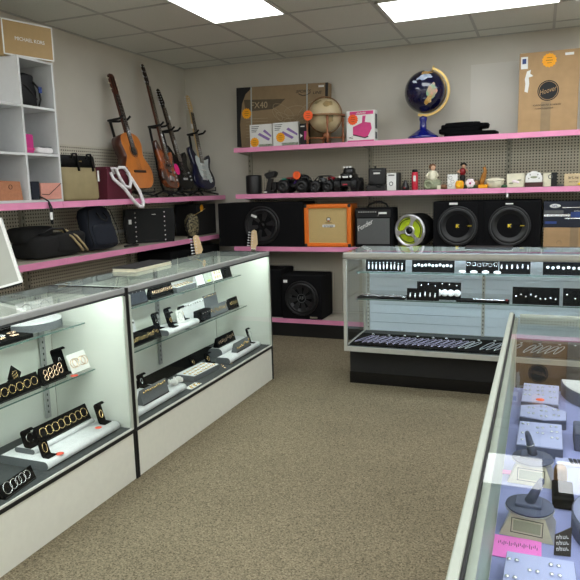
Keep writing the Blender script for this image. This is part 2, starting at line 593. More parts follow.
for i_, (lx, ly, wh) in enumerate(((1.83, -3.0, 'rear right corner'), (-1.17, -3.0, 'rear left row'), (2.78, .3, 'right wall, rear'), (2.78, 2.0, 'right wall, middle'),
                                   (2.78, -1.6, 'right wall, far rear'), (-3.3, 1.0, 'left wall, middle'), (-3.3, -2.2, 'left wall, rear'), (-.57, .3, 'middle of the shop'), (.63, -3.0, 'rear middle row'), (.7, .15, 'viewer'))):
    LIGHTS.append((lx, lx + .6, ly, ly + 1.21)); LL.append('added fill troffer out of view near the ' + wh)  # more unseen troffers, added to brighten the room evenly
for (x0, x1, y0, y1), lb in zip(LIGHTS, LL):
    t = thing('ceiling_light', lb, 'ceiling light', ((x0 + x1) / 2, (y0 + y1) / 2, ZC - .012))
    hx, hy = (x1 - x0) / 2, (y1 - y0) / 2
    b = B('white_metal')
    b.box(-hx, hx, -hy, -hy + .018, 0, .012).box(-hx, hx, hy - .018, hy, 0, .012)
    b.box(-hx, -hx + .018, -hy, hy, 0, .012).box(hx - .018, hx, -hy, hy, 0, .012)
    b.build('frame', t)
    B('diffuser').box(-hx + .018, hx - .018, -hy + .018, hy - .018, .004, .010).build('diffuser', t)


# ------------------------------------------------------------------ gondola shelving
def gondola(name, label, L, shelves, D, ups, peg, M, ztop):
    """local: x along the wall, front faces -y, back panel at y = 0"""
    t = thing(name, label, 'shelving', M=M)
    peg_o = B(peg)
    if peg == 'peg_x':
        peg_o.box(0, L, -.02, 0, .1, ztop)
    else:
        peg_o.box(0, L, -.02, 0, .1, ztop)
    peg_o.build('pegboard_panel', t)
    for x in ups:
        b = B('upright').box(x - .02, x + .02, -.045, -.02, 0, ztop)
        b.use('slot')
        z = .2
        while z < ztop - .03:
            b.box(x - .004, x + .004, -.0465, -.044, z, z + .022); z += .05
        b.build('upright', t)
    for (x0, x1, z, d, segs) in shelves:
        s_ = B('shelf_tan').box(x0, x1, -d, -.046, z - .02, z)
        s_.box(x0, x1, -d, -d + .02, z - .04, z - .02)
        sh = s_.build('shelf', t)
        e = B('pink')
        for k in range(len(segs) - 1):
            e.box(segs[k] + .001, segs[k + 1] - .001, -d - .006, -d, z - .042, z + .001)
        e.build('price_rail', sh, 'pink plastic price rail')
        for x in ups:
            if x0 - .05 < x < x1 + .05 and z > .3:
                B('upright').prism([(-.046, z - .02), (-d + .05, z - .02), (-d + .05, z - .03), (-.046, z - .06)], -.002, .002,
                                   M=TR(x, 0, 0) @ Matrix(((0, 0, 1, 0), (1, 0, 0, 0), (0, 1, 0, 0), (0, 0, 0, 1)))).build('bracket', sh)
    B('black_kick').box(0, L, -D + .02, -.0, 0, .1).build('kick_base', t)
    B('black_kick').box(0, L, -D, -D + .02, 0, .13).build('kick_plate', t)
    return t


YW = YB - .005
Z3, Z4, Z2, Z1 = .872, .176, 1.378, 1.818
bx0 = -2.80
SEG = [0, 1.26, 2.52, 3.78]
XS = [bx0 + s for s in SEG]
D = YW - 5.615
g = gondola('gondola_shelving', 'long beige pegboard shelving with pink price rails along the back wall', 3.78,
            [(.04, 3.78, Z1, D, [.04, 1.27, 2.53, 3.78]), (.04, 3.78, Z2, D, [.04, 1.27, 2.53, 3.78]),
             (0, 3.78, Z3, D, [0, 1.27, 2.53, 3.78]), (0, 3.78, Z4, D + .005, [0, 1.27, 2.53, 3.78])],
            D, [.02, 1.275, 2.53, 3.76], 'peg_x', TR(bx0, YW, 0), 1.80)
# left run: local x -> world y, front -y -> world +x
XLW = XL + .005
DL = -3.08 - XLW
ML = TR(XLW, 0, 0) @ RZ(90)
LZ1, LZ2 = 1.372, .978
t = thing('x', 'x', 'x'); bpy.data.objects.remove(t)
pm = pegmat('peg_left', 'X', (204, 198, 182))
g2 = gondola('gondola_shelving', 'pegboard shelving with pink price rails along the left wall holding bags and guitars', 3.73,
             [(.0, 3.71, LZ1, DL, [0, 1.25, 2.5, 3.71]), (.0, 3.71, LZ2, DL, [0, 1.25, 2.5, 3.71]),
              (.0, 3.71, Z4, DL + .0, [0, 1.25, 2.5, 3.71])],
             DL, [.03, 1.28, 2.53, 3.70], 'peg_left', TR(XLW, 2.30, 0) @ RZ(90), 1.81)
b = B('white_metal')
b.box(.0, 3.7, -.062, -.047, 1.075, 1.10)
b.build('cross_rail', g2, 'pale horizontal rail in front of the pegboard')


# ------------------------------------------------------------------ display cases
def rot_case(x, y, yaw):
    return TR(x, y, 0) @ RZ(yaw)


def case(label, L, D, M, style, shelves, zd):
    t = thing('display_case', label, 'display case', M=M)
    H = .965
    left = style == 'left'
    fm = {'left': 'alu_grey', 'mid': 'alu', 'right': 'alu_rail'}[style]
    if left:
        B('white_panel').box(.012, L - .012, .004, D - .004, 0, .240).build('base', t, 'off white base panel')
        B('black').box(.012, L - .012, -.002, D, .241, .260).build('base_trim', t, 'black trim strip')
        B('white_metal').box(.012, L - .012, -.003, .006, .2605, .2685).build('glass_channel', t)
        bp = B('black')
        for x in (0, L - .011): bp.box(x, x + .011, -.004, D, 0, H + .001).build('edge_panel', t, 'black edge panel'); bp = B('black')
        for x in (.0115, L - .0265): B('case_inside').box(x, x + .015, .007, D - .008, .2695, .930).build('end_panel', t)
        for x in (.0115, L - .028): B('alu_white').box(x, x + .0165, -.003, .0065, .269, .9275).build('corner_post', t)
    elif style == 'mid':
        B('black').box(.004, L - .004, .135, D - .03, .0, .270).build('base', t, 'black recessed base')
        B('black_gloss').box(.002, L - .002, .129, .1345, .0, .085).build('kick_plate', t)
        b = B('alu')
        b.box(0, L, 0, .022, .271, .304); b.box(0, .022, .0225, D, .271, .304); b.box(L - .022, L, .0225, D, .271, .304)
        b.box(.022, L - .022, D - .02, D, .271, .304)
        b.build('bottom_frame', t)
        for x in (0, L - .022):
            for y in (0, D - .022): B('alu').box(x, x + .022, y, y + .022, .3045, .9245).build('corner_post', t)
        for x in (.004, L - .010): B('glass').box(x, x + .006, .0225, D - .0225, .305, .924).build('glass_side', t)
    else:
        B('white_panel').box(0.01, L, .01, D - .01, 0, zd - .02).build('base', t)
        for x in (0, L - .022):
            for y in (0, D - .022): B('alu_white').box(x, x + .022, y, y + .022, zd - .02, .9295).build('corner_post', t)
        B('case_green').box(.0225, L - .0225, .012, .018, zd, .925).build('front_valance', t, 'pale green white inner face')
        B('glass').box(L - .014, L - .006, .0225, D - .0225, zd, .929).build('glass_side', t)
        B('glass').box(.006, .014, .0225, D - .0225, zd, .929).build('glass_side', t)
    # deck
    dk = {'left': 'dark_deck', 'mid': 'dark_deck', 'right': 'lavender'}[style]
    if style == 'left': B(dk).box(.027, L - .027, .0068, D - .012, .2605, zd).build('deck', t)
    elif style == 'mid': B(dk).box(.0225, L - .0225, .0225, D - .023, .266, zd).build('deck', t)
    else: B(dk).box(.0225, L - .0225, .0185, D - .023, zd - .0195, zd).build('deck', t)
    # top frame
    b = B(fm)
    z0 = {'left': .943, 'mid': .925, 'right': .93}[style]
    if style == 'mid':
        pts = [(0, z0 + .018), (.004, z0 + .004), (.012, z0), (.030, z0), (.030, z0 + .02), (.024, z0 + .026), (.022, H + .004), (.004, H + .004), (0, H)]
        b.prism(pts, 0, L, M=Matrix(((0, 0, 1, 0), (1, 0, 0, 0), (0, 1, 0, 0), (0, 0, 0, 1))))
    else:
        x0, x1 = (.0115, L - .0115) if left else (0, L)
        b.box(x0, x1, -.004, .014 if left else .010, z0, H + .003, .003)
        b.box(x0, x1, .0142, .028 if left else .026, z0 + .004, z0 + .02)
        if not left: B('black').box(x0, x1, .0102, .0140, z0, H - .002).build('rail_gasket', t, 'black strip inside the front rail')
        if left: B('dark_deck').box(x0, x1, -.001, .012, z0 - .010, z0 - .0002).build('rail_gasket', t, 'dark strip under the front rail')
    x0, x1 = (.0115, L - .0115) if left else (0, L)
    b.box(x0, x0 + .014, .031, D, .932, H - .001); b.box(x1 - .014, x1, .031, D, .932, H - .001)
    b.box(x0 + .0145, x1 - .0145, D - .016, D, .932, H - .001)
    b.build('top_frame', t, 'aluminium top rails')
    gz = .9525 if style == 'right' else H - .0005
    B('glass_top').box(x0 + (.002 if gz > .96 else .0145), x1 - (.002 if gz > .96 else .0145), .0145 if style != 'mid' else .0305, D - (.002 if gz > .96 else .0165), gz, gz + .006).build('glass_top', t)
    if style == 'left': B('glass').box(.029, L - .029, .0, .005, .269, .9275).build('glass_front', t)
    elif style == 'mid': B('glass').box(.0225, L - .0225, .006, .012, .3045, .9245).build('glass_front', t)
    else: B('glass').box(.0225, L - .0225, .002, .008, zd, .9295).build('glass_front', t)
    # back sliding doors
    if left:
        B('case_inside').box(.0275, L * .5 + .02, D - .0115, D - .007, .2705, .931).build('sliding_door', t)
        B('case_inside').box(L * .5 - .02, L - .0275, D - .006, D - .0015, .2605, .931).build('sliding_door', t)
    elif style == 'mid':
        b = B('slat_blue')
        z = zd + .002
        while z < .92:
            b.box(.0235, L - .0235, D - .019, D - .012, z, min(z + .066, .924)); z += .07
        b.box(.0235, L - .0235, D - .012, D - .005, zd, .924)
        b.build('back_panel', t, 'pale slatted back panel')
    else:
        B('case_green').box(.0235, L - .0235, D - .019, D - .012, zd, .924).build('back_panel', t)
    # standards
    xs = {'left': [L * .5, L - .0], 'mid': [.04, .90, 1.78], 'right': []}[style]
    if left: xs = [L * .527] if L < 1.8 else [L - .105, L * .35]
    yd = D - .0125 if left else D - .0195
    for x in xs:
        b = B('alu_grey' if left else 'alu').box(x - (.017 if left else .011), x + (.017 if left else .011), yd - .010, yd - .0005, .305, .925 if not left else .93)
        b.use('slot')
        z = .33
        while z < .9:
            b.box(x - .003, x + .003, yd - .0108, yd - .0098, z, z + .012); z += .03
        b.build('shelf_standard', t)
    for (z, y0) in shelves:
        xa, xb = (.05, L - .05) if left else (.045, L - .045)
        sh = B('glass').box(xa, xb, y0, yd - .011, z - .006, z)
        sh.use('glass_edge').box(xa, xb, y0 - .0012, y0 - .0001, z - .006, z)
        sh = sh.build('glass_shelf', t)
        for x in xs:
            x_ = min(max(x, xa + .01), xb - .01)
            B('alu_grey').box(x_ - .002, x_ + .002, y0 + .02, yd - .012, z - .02, z - .0065).build('shelf_bracket', sh)
    # lamp
    if style == 'right': return t
    tm = {'left': 'tube_green', 'mid': 'tube_blue', 'right': 'tube_white'}[style]
    lam = B('white_metal').box(.05, L - .05, .0315 if style == 'mid' else .030, .052, .955, .9625)
    lam = lam.build('light_fixture', t)
    B(tm).box(.07, L - .07, .034, .049, .947 if style == 'left' else .939, .9545).build('light_tube', lam)
    return t


C1 = TR(-1.84, .68, 0) @ RZ(90)      # near left case, y .68 .. 2.508
C2 = TR(-1.84, 2.512, 0) @ RZ(90)    # far left case, y 2.512 .. 4.262
case('nearer of the two left glass jewelry cases, holding the gold bangles', 1.828, .46, C1, 'left', [(.567, .175), (.797, .215)], .27)
case('farther of the two left glass jewelry cases with off white base', 1.752, .46, C2, 'left', [(.567, .175), (.797, .215)], .27)
CM = TR(-1.262, 4.207, 0)
case('glass jewelry case on a black recessed base in front of the back shelves', 1.83, .56, CM, 'mid', [(.628, .12), (.818, .16)], .308)
RZD = .705
CR = TR(-.083, 2.295, 0) @ RZ(-90)   # local x -> -y ; front -y -> -x
case('right jewelry case with lavender deck seen from above', 1.83, .52, CR, 'right', [], RZD)


# ================================================================== top shelf of the back wall
T0 = Z1 + .0015
# big printed carton
t = thing('carton', 'large brown printed carton with a dark end, leftmost on the top back shelf', 'box',
          M=TR(-2.862, 5.90, T0) @ RY(1.6))
W_, H_ = .955, .585
b = B('kraft_dark').box(0, W_, 0, .11, .0275, H_ + .02, .003)
b.build('box_body', t)
b = B('dark_print')
b.prism([(0, .03), (.05, .03), (.035, .25), (.06, .45), (.10, .54), (.155, .585), (.17, .603), (0, .603)], 0, .0012, M=FRONT)
b.build('printed_corner', t, 'near black printed corner')
B('dark_print').box(W_ - .028, W_, -.0012, .0, .03, H_ + .018).build('printed_edge', t, 'dark printed edge strip')
b = B('kraft_print')
b.prism([(.10, .37), (.38, .385), (.46, .42), (.52, .475), (.08, .485)], .0, .001, M=FRONT)
b.build('printed_band', t)
bb = B('kraft_light')
for cx, cz, rr in ((.50, .30, .07), (.50, .36, .10), (.62, .36, .09), (.74, .35, .10), (.58, .26, .06), (.70, .27, .07), (.82, .30, .05), (.44, .33, .06)):
    bb.torus(rr, .0016, M=TR(cx, -.001, cz) @ FRONT @ RZ(cx * 300), n=22, seg=4, sx=1.2, sy=.5)
for k in range(7): bb.box(.10, .34, -.001, 0, .30 - k * .03, .303 - k * .03)
bb.build('line_drawing', t, 'pale line drawing printed on the front')
text('FX40', .085, 'kraft_light', t, TR(.245, -.0022, .425) @ FRONT, sx=1.0)
text('SPORTS', .036, 'dark_print', t, TR(.705, -.001, .535) @ FRONT, shear=.3, sx=1.2)
text('LINE', .036, 'dark_print', t, TR(.845, -.001, .517) @ FRONT, shear=.3, sx=1.2)
bb = B('dark_print')
bb.tube([(.66, -.001, .515), (.70, -.001, .495), (.74, -.001, .50), (.78, -.001, .52)], .003, seg=5)
bb.build('swoosh', t)
B('white_card').box(.86, .915, -.0015, 0, .565, .583).build('label', t)
for x in (.155, .74):
    B('clear_plastic').box(x, x + .012, -.003, .113, .026, .609).build('strap', t, 'clear plastic strap')
star(t, TR(.11, -.004, .352) @ FRONT, .053)
for i, (x, lb) in enumerate(((-2.655, 'left one of two white lamp boxes with purple bars, partly behind its twin'),
                             (-2.40, 'right one of two white lamp boxes, next to the small dark box'))):
    wd = .235 if i == 0 else .262
    t = thing('lamp_box', lb, 'box', (x, 5.735 + (.03 if i == 0 else 0), T0), 0, 'white lamp boxes on the top shelf')
    B('white_card').box(0, wd, 0, .055, 0, .222, .002).build('box_body', t)
    p = B('purple')
    for dx, dz in ((0, 0), (.055, .03)):
        p.prism([(.085 + dx, .125 + dz), (.105 + dx, .142 + dz), (min(wd - .008, .215 + dx), .082 + dz), (min(wd - .012, .195 + dx), .064 + dz)], 0, .001, M=FRONT)
    p.build('picture', t, 'purple printed bars')
    B('green_print').box(.09, wd - .004, -.001, 0, .004, .034).build('picture', t, 'green leafy printed strip')
    p = B('grille_grey')
    for k in range(4): p.box(.02, .10 - k * .01, -.001, 0, .2 - k * .016, .206 - k * .016)
    p.build('lettering', t)
    star(t, TR(.05 + .03 * i, -.0022, .055 + .03 * i) @ FRONT, .048)
t = thing('lamp_box', 'small dark narrow box with pink picture beside the white lamp boxes', 'box', (-2.128, 5.74, T0))
B('dark_print').box(0, .085, 0, .06, 0, .20, .002).build('box_body', t)
B('magenta').box(.045, .075, -.001, 0, .05, .13).build('picture', t)
B('white_card').prism([(.005, .07), (.03, .09), (.005, .11)], 0, .001, M=FRONT).box(.01, .05, -.001, 0, .17, .18).build('arrow', t)

# antique globe
t = thing('globe', 'antique brown globe in a wooden cradle stand, left of the blue globe', 'globe', (-1.862, 5.70, T0))
g_ = B('globe_sea')
g_.ell((0, 0, .255), (.152, .152, .152), seg=32, rn=18)
go = g_.build('sphere', t, 'parchment coloured sphere')
l_ = B('globe_land')


def land(bld, c, r, blobs):
    """continent plates lying on the sphere"""
    for (lat, lon, a, bb_, rot_) in blobs:
        n = 22; la, lo = R(lat), R(lon)
        nrm = Vector((math.sin(lo) * math.cos(la), -math.cos(lo) * math.cos(la), math.sin(la)))
        e1 = Vector((0, 0, 1)).cross(nrm).normalized(); e2 = nrm.cross(e1)
        ring = []
        for k in range(n):
            an = 2 * math.pi * k / n
            q = 1 + .35 * noise.noise(Vector((math.cos(an) * 1.7 + lat, math.sin(an) * 1.7 + lon, 0))) + .15 * math.sin(5 * an + lat)
            u, v = a * q * math.cos(an), bb_ * q * math.sin(an)
            u, v = u * math.cos(rot_) - v * math.sin(rot_), u * math.sin(rot_) + v * math.cos(rot_)
            ring.append((u, v))
        def P(u, v): return Vector(c) + (nrm + e1 * u + e2 * v).normalized() * (r * 1.006)
        vs = [P(0, 0)] + [P(u * .5, v * .5) for u, v in ring] + [P(u, v) for u, v in ring]
        fs = [(0, 1 + k, 1 + (k + 1) % n) for k in range(n)] + [(1 + k, 1 + n + k, 1 + n + (k + 1) % n, 1 + (k + 1) % n) for k in range(n)]
        bld._add(vs, fs, True)


for q_ in ((38, 30, .32, .22, .3), (-14, 38, .2, .3, 0), (48, -20, .26, .14, .5), (10, -60, .2, .25, 0)):
    l_ = B('globe_land'); land(l_, (0, 0, .255), .152, [q_]); l_.build('continent', go)
B('bronze').torus(.163, .006, M=TR(0, 0, .255) @ RX(90) @ RX(10), n=40).build('meridian_ring', t)
b = B('bronze')
b.rings([[((.16) * math.cos(a), .16 * math.sin(a), .24), (.188 * math.cos(a), .188 * math.sin(a), .24), (.188 * math.cos(a), .188 * math.sin(a), .254), (.16 * math.cos(a), .16 * math.sin(a), .254)] for a in [2 * math.pi * k / 40 for k in range(40)]], loop=True, smooth=False)
b.build('horizon_ring', t)
for k in range(4):
    a = R(25 + 90 * k); x, y = .165 * math.cos(a), .165 * math.sin(a)
    B('turned_wood').lathe([(.004, 0), (.013, .012), (.008, .03), (.018, .05), (.018, .062), (.009, .08), (.007, .14), (.012, .17), (.009, .19), (.014, .22), (.008, .239)], M=TR(x, y, 0)).build('leg', t)
b = B('turned_wood')
for a in (25, 115):
    b.cyl((.15 * math.cos(R(a)), .15 * math.sin(R(a)), .055), (-.15 * math.cos(R(a)), -.15 * math.sin(R(a)), .055), .006)
b.cyl((0, 0, .05), (0, 0, .10), .014, .01)
b.build('stretcher', t)
star(t, TR(-.098, -.186, .243) @ FRONT, .048, 'red_sticker', 'red orange starburst price sticker')
# pink vacuum box
t = thing('vacuum_box', 'small white and pink box with a pink hand vacuum picture, between the two globes', 'box', (-1.672, 5.75, T0))
B('white_card').box(0, .262, 0, .11, 0, .282, .002).build('box_body', t)
b = B('box_pink')
b.box(.03, .25, -.001, 0, .245, .276).build('printed_band', t)
B('box_pink').box(.006, .256, -.001, 0, .003, .02).build('printed_band', t)
b = B('box_pink')
b.prism([(.06, .14), (.16, .18), (.225, .17), (.235, .12), (.20, .055), (.17, .045), (.06, .075)], 0, .0015, M=FRONT)
b.prism([(.145, .17), (.17, .17), (.18, .235), (.15, .235)], 0, .0015, M=FRONT)
b.use('dark_print').prism([(.06, .075), (.17, .045), (.20, .055), (.205, .045), (.17, .035), (.06, .065)], 0, .0012, M=FRONT)
b.build('picture', t, 'pink hand vacuum picture')
B('grille_grey').box(.2625, .2635, .02, .09, .12, .25).box(.2625, .2635, .02, .09, .03, .09).build('label', t)
marks(7, .018, 'white_card', t, TR(.14, -.0018, .26) @ FRONT)
B('dark_print').tube([(.02, -.001, .045), (.06, -.001, .053), (.06, -.001, .037), (.02, -.001, .045)], .002, seg=4).build('lettering', t)
star(t, TR(.06, -.003, .205) @ FRONT, .05, 'red_sticker', 'red orange starburst price sticker')

# blue globe
t = thing('globe', 'shiny blue gemstone globe with gold meridian arc on a glossy blue pedestal', 'globe', (-.945, 5.80, T0))
c0 = (-.02, 0, .405)
g_ = B('deep_blue'); g_.ell(c0, (.182, .182, .182), seg=36, rn=22)
go = g_.build('sphere', t, 'deep blue sphere')
for q_ in ((36, 6, .34, .16, .2), (66, 22, .16, .12, 0), (22, -24, .14, .06, -.3)):
    b = B('gem_white'); land(b, c0, .182, [q_]); b.build('continent', go, 'pale stone land')
for q_ in ((54, 14, .26, .15, .3), (-30, 18, .14, .26, -.5)):
    b = B('gem_gold'); land(b, c0, .182, [q_]); b.build('continent', go, 'golden stone land')
b = B('gem_green'); land(b, c0, .182, [(-6, 26, .26, .36, -.3)]); b.build('continent', go, 'green stone land')
b = B('brass')
pts = []
for k in range(25):
    a = R(72 - 180 * k / 24)
    pts.append((c0[0] + .196 * math.cos(a), 0, c0[2] + .196 * math.sin(a)))
arc = []
for i, p_ in enumerate(pts):
    d = (Vector(p_) - Vector(c0)).normalized()
    arc.append([Vector(p_) - d * .006 + Vector((0, -.014, 0)), Vector(p_) + d * .014 + Vector((0, -.014, 0)), Vector(p_) + d * .014 + Vector((0, .014, 0)), Vector(p_) - d * .006 + Vector((0, .014, 0))])
b.rings(arc, smooth=False)
d = Vector((math.cos(R(72)), 0, math.sin(R(72))))
b.cyl(Vector(c0) + d * .18, Vector(c0) + d * .225, .008)
b.build('meridian_arc', t, 'gold meridian arc')
B('royal_blue').lathe([(.13, 0), (.135, .02), (.12, .032), (.075, .06), (.055, .075), (.032, .09), (.028, .15), (.036, .175), (.034, .190), (.02, .197), (.012, .204)], M=TR(-.04, 0, 0), seg=32).build('pedestal', t, 'glossy royal blue pedestal')

# folded clothes
t = thing('folded_jacket', 'folded black jackets lying flat right of the blue globe', 'clothing', (-.59, 5.86, T0 + .005))
b = B('black_velvet')
b.soft((.01, 0, .02), (.45, .24, .045), .3, .012, sd=3)
b.soft((-.08, .0, .053), (.36, .22, .045), .3, .012, sd=8)
b.soft((-.04, .01, .088), (.40, .20, .045), .3, .012, sd=5)
b.soft((-.06, .02, .112), (.30, .17, .028), .35, .01, sd=9)
b.build('folded_cloth', t)
# hoover carton
t = thing('carton', 'tall plain brown carton with round dark logo, rightmost on the top shelf', 'box', (-.195, 5.78, T0))
W_, H_ = .455, .645
B('kraft').box(0, W_, 0, .22, 0, H_, .002).build('box_body', t)
B('kraft_dark').box(.175, .25, -.0006, 0, .005, .25).build('tape', t, 'darker packing tape strip')
b = B('dark_print')
b.prism([(.082 * math.cos(a), .082 * math.sin(a)) for a in [2 * math.pi * k / 40 for k in range(40)]], 0, .001, M=TR(.227, 0, .335) @ FRONT)
lg = b.build('logo', t, 'round dark printed logo')
bb = B('kraft').torus(.072, .0022, M=TR(.227, -.0012, .335) @ FRONT, n=40, seg=5); bb.build('logo_ring', lg)
text('Hoover', .058, 'kraft', lg, TR(.222, -.0022, .335) @ FRONT @ RZ(14), shear=.4, sx=.72)
text('POWERDASH PET ADVANCED', .02, 'dark_print', t, TR(.22, -.001, .222) @ FRONT, sx=.78)
text('CARPET CLEANER', .016, 'dark_print', t, TR(.20, -.001, .196) @ FRONT, sx=1.1)
B('white_card').box(.012, .065, -.001, 0, .52, .615).build('label', t)
B('blue_print').box(.022, .052, -.0016, -.0011, .56, .60).build('label', t, 'blue print on white label')
b = B('paper')
b.prism([(.06, .50), (.09, .51), (.085, .48), (.11, .46), (.075, .45), (.08, .40), (.07, .33), (.045, .34), (.05, .40), (.045, .44)], 0, .001, M=FRONT)
b.build('torn_label', t, 'torn white paper residue')
B('white_card').box(.345, .41, -.001, 0, .60, .62).build('label', t)
star(t, TR(.228, -.002, .572) @ FRONT, .058)

# ================================================================== second shelf of the back wall
T0 = Z2 + .0015
t = thing('smart_speaker', 'matte black cylinder speaker at the left end of the second shelf', 'speaker', (-2.61, 5.72, T0))
B('grille_grey' if 0 else 'black_plastic').lathe([(.07, 0), (.075, .006), (.077, .02), (.077, .165), (.073, .178), (.06, .18), (.001, .178)], seg=28).build('cylinder_body', t)
B('black_gloss').lathe([(.058, .1785), (.058, .1815), (.001, .1815)], seg=28).build('top_disc', t)
t = thing('pistol_controller', 'black pistol grip radio controller with a wheel, between cylinder speaker and toy cars', 'controller', (-2.44, 5.73, T0))
b = B('black_plastic')
b.box(-.055, .055, -.04, .05, 0, .03, .006)
b.prism([(-.045, .028), (.01, .028), (.03, .14), (-.01, .15)], -.02, .02, M=FRONT)
b.prism([(-.03, .14), (.06, .16), (.075, .20), (.05, .215), (-.05, .19)], -.028, .028, M=FRONT)
b.box(.03, .07, -.03, .03, .03, .11, .006)
b.build('body', t)
B('rubber').cyl((.045, -.032, .185), (.045, -.052, .185), .026, seg=18).build('wheel', t)
B('black').cyl((-.02, 0, .195), (.0, .0, .225), .006).build('antenna', t)
B('white_card').box(-.05, -.02, -.0415, -.04, .008, .022).build('label', t)


def tire(t, x, y, z, r, w_, m='rubber', rim='black_plastic', ax='y'):
    Mx = TR(x, y, z) @ (RX(90) if ax == 'y' else RY(90)) @ TR(0, 0, -w_ / 2)
    b = B(m).lathe([(r * .55, 0), (r * .9, 0), (r, w_ * .2), (r, w_ * .8), (r * .9, w_), (r * .55, w_)], M=Mx, seg=22, cap=False)
    for k in range(16):
        a = 2 * math.pi * k / 16
        b.bc((0, 0, 0), (r * .1, r * .16, w_ * .96), M=Mx @ TR(r * math.cos(a), r * math.sin(a), w_ / 2) @ Matrix.Rotation(a, 4, 'Z'))
    o = b.build('wheel', t)
    r_ = B(rim).lathe([(r * .54, w_ * .1), (r * .4, w_ * .3), (r * .15, w_ * .15), (.001, w_ * .15)], M=Mx, seg=18, cap=False)
    r_.lathe([(r * .54, w_ * .9), (r * .4, w_ * .7), (r * .15, w_ * .85), (.001, w_ * .85)], M=Mx, seg=18, cap=False)
    r_.build('rim', o)


t = thing('toy_car', 'black remote control buggy with purple side and orange star sticker', 'toy car', (-2.137, 5.74, T0))
for x in (-.135, .055): tire(t, x, -.09, .062, .06, .07); tire(t, x, .09, .062, .06, .07)
b = B('black_plastic').box(-.16, .10, -.05, .05, .05, .085, .01)
b.tube([(-.15, -.04, .085), (-.06, -.045, .13), (.03, -.045, .165), (.09, -.04, .14), (.12, -.04, .08)], .007)
b.tube([(-.15, .04, .085), (-.06, .045, .13), (.03, .045, .165), (.09, .04, .14), (.12, .04, .08)], .007)
b.build('chassis', t)
b = B('violet').prism([(-.08, .088), (.02, .088), (.0, .13), (-.06, .14)], -.046, -.040, M=FRONT); b.build('side_panel', t, 'purple side panel')
B('teal').box(-.165, -.12, -.06, .06, .125, .14, .004).build('wing', t, 'teal rear wing')
B('dark_red').box(-.12, -.02, -.05, .05, .135, .148, .004).build('hood', t, 'dark red hood')
B('black_gloss').soft((.03, 0, .14), (.13, .08, .06), .7, .0).build('cabin', t)
star(t, TR(-.01, -.056, .165) @ FRONT, .042, 'red_sticker', 'red orange starburst price sticker')
t = thing('toy_car', 'black and red remote control crawler with exposed frame beside the buggy', 'toy car', (-1.892, 5.745, T0))
for x in (-.062, .062): tire(t, x, -.085, .055, .052, .055); tire(t, x, .085, .055, .052, .055)
b = B('black_plastic').box(-.10, .09, -.04, .04, .05, .075, .008)
for y in (-.045, .045):
    b.tube([(-.11, y, .08), (-.04, y, .15), (.05, y, .15), (.09, y, .11), (.105, y, .06)], .006)
    b.tube([(-.04, y, .15), (.0, y, .07)], .006)
b.tube([(-.04, -.045, .15), (-.04, .045, .15)], .006); b.tube([(.05, -.045, .15), (.05, .045, .15)], .006)
b.build('chassis', t)
B('dark_red').soft((.07, -.0, .125), (.07, .09, .035), .7, 0).build('hood', t, 'red hood')
B('grille_grey').soft((-.02, -.0, .11), (.08, .07, .05), .6, .003).build('engine', t)
t = thing('toy_truck', 'black remote control monster truck facing out with roof lights', 'toy truck', (-1.655, 5.745, T0))
for x in (-.078, .078): tire(t, x, -.08, .062, .06, .055, ax='x'); tire(t, x, .09, .062, .06, .055, ax='x')
B('black_plastic').box(-.048, .048, -.12, .12, .045, .10, .01).build('chassis', t)
b = B('black_gloss')
b.soft((0, 0, .135), (.14, .24, .07), .5, 0); b.soft((0, .02, .185), (.11, .12, .07), .5, 0, taper=.15)
b.build('cabin', t)
b = B('white_card')
for x in (-.03, 0, .03): b.cyl((x, -.045, .222), (x, -.06, .222), .010, seg=10)
b.build('roof_lights', t, 'white roof lights')
b = B('white_card')
for x in (-.052, .052): b.cyl((x, -.115, .135), (x, -.124, .135), .011, seg=10)
b.box(-.025, .025, -.1235, -.119, .125, .138); b.build('headlights', t)
B('red_plastic').box(-.02, .02, -.13, -.12, .06, .07).build('bumper', t)

t = thing('radio_scanner', 'black handheld radio standing in a charging dock with coiled cord', 'radio', (-1.39, 5.745, T0))
B('black_plastic').box(-.085, .085, -.06, .05, 0, .05, .008).build('dock', t)
b = B('black_plastic').box(-.078, .078, -.01, .045, .051, .205, .012)
b.cyl((-.02, .02, .2), (-.02, .02, .225), .008)
b.build('body', t)
B('white_card').box(-.03, .03, -.0115, -.010, .15, .165).build('label', t)
B('grille_grey').box(-.04, .04, -.0115, -.010, .178, .188).build('label', t, 'grey label strip')
b = B('black')
pts = [(-.07 + .16 * k / 60, -.068 + .008 * math.sin(k * 1.2), .055 + .02 * math.sin(k / 8) + .008 * math.cos(k * 1.2)) for k in range(61)]
b.tube(pts, .0035, seg=6); b.build('cord', t)
t = thing('small_box', 'small white box with grey end beside the black radio', 'box', (-1.30, 5.745, T0))
B('white_card').box(0, .085, 0, .10, 0, .155, .002).build('box_body', t)
B('black_plastic').box(.0855, .112, 0, .10, 0, .158, .002).build('lid', t, 'dark grey end')
B('grille_grey').torus(.016, .003, M=TR(.04, -.001, .06) @ FRONT, n=16, seg=5).build('picture', t)
B('grille_grey').box(.015, .07, -.001, 0, .13, .14).build('lettering', t)
t = thing('figurine', 'tiny dark cone shaped trinket between the white box and the red bottle', 'trinket', (-1.128, 5.73, T0))
B('black_plastic').lathe([(.036, 0), (.036, .03), (.024, .05), (.016, .07), (.012, .085), (.001, .09)]).build('body', t)
B('dark_red').bc((0, -.037, .02), (.014, .004, .012)).build('mark', t)
t = thing('spray_bottle', 'slim red bottle with a black cap on the second shelf', 'bottle', (-1.045, 5.74, T0))
B('red_plastic').lathe([(.026, 0), (.028, .006), (.028, .145), (.024, .155), (.016, .16)]).build('bottle', t)
B('black_plastic').lathe([(.024, .1565), (.024, .176), (.02, .18), (.001, .181)]).build('cap', t)
B('white_card').box(-.008, .014, -.0295, -.0285, .075, .125).build('label', t)

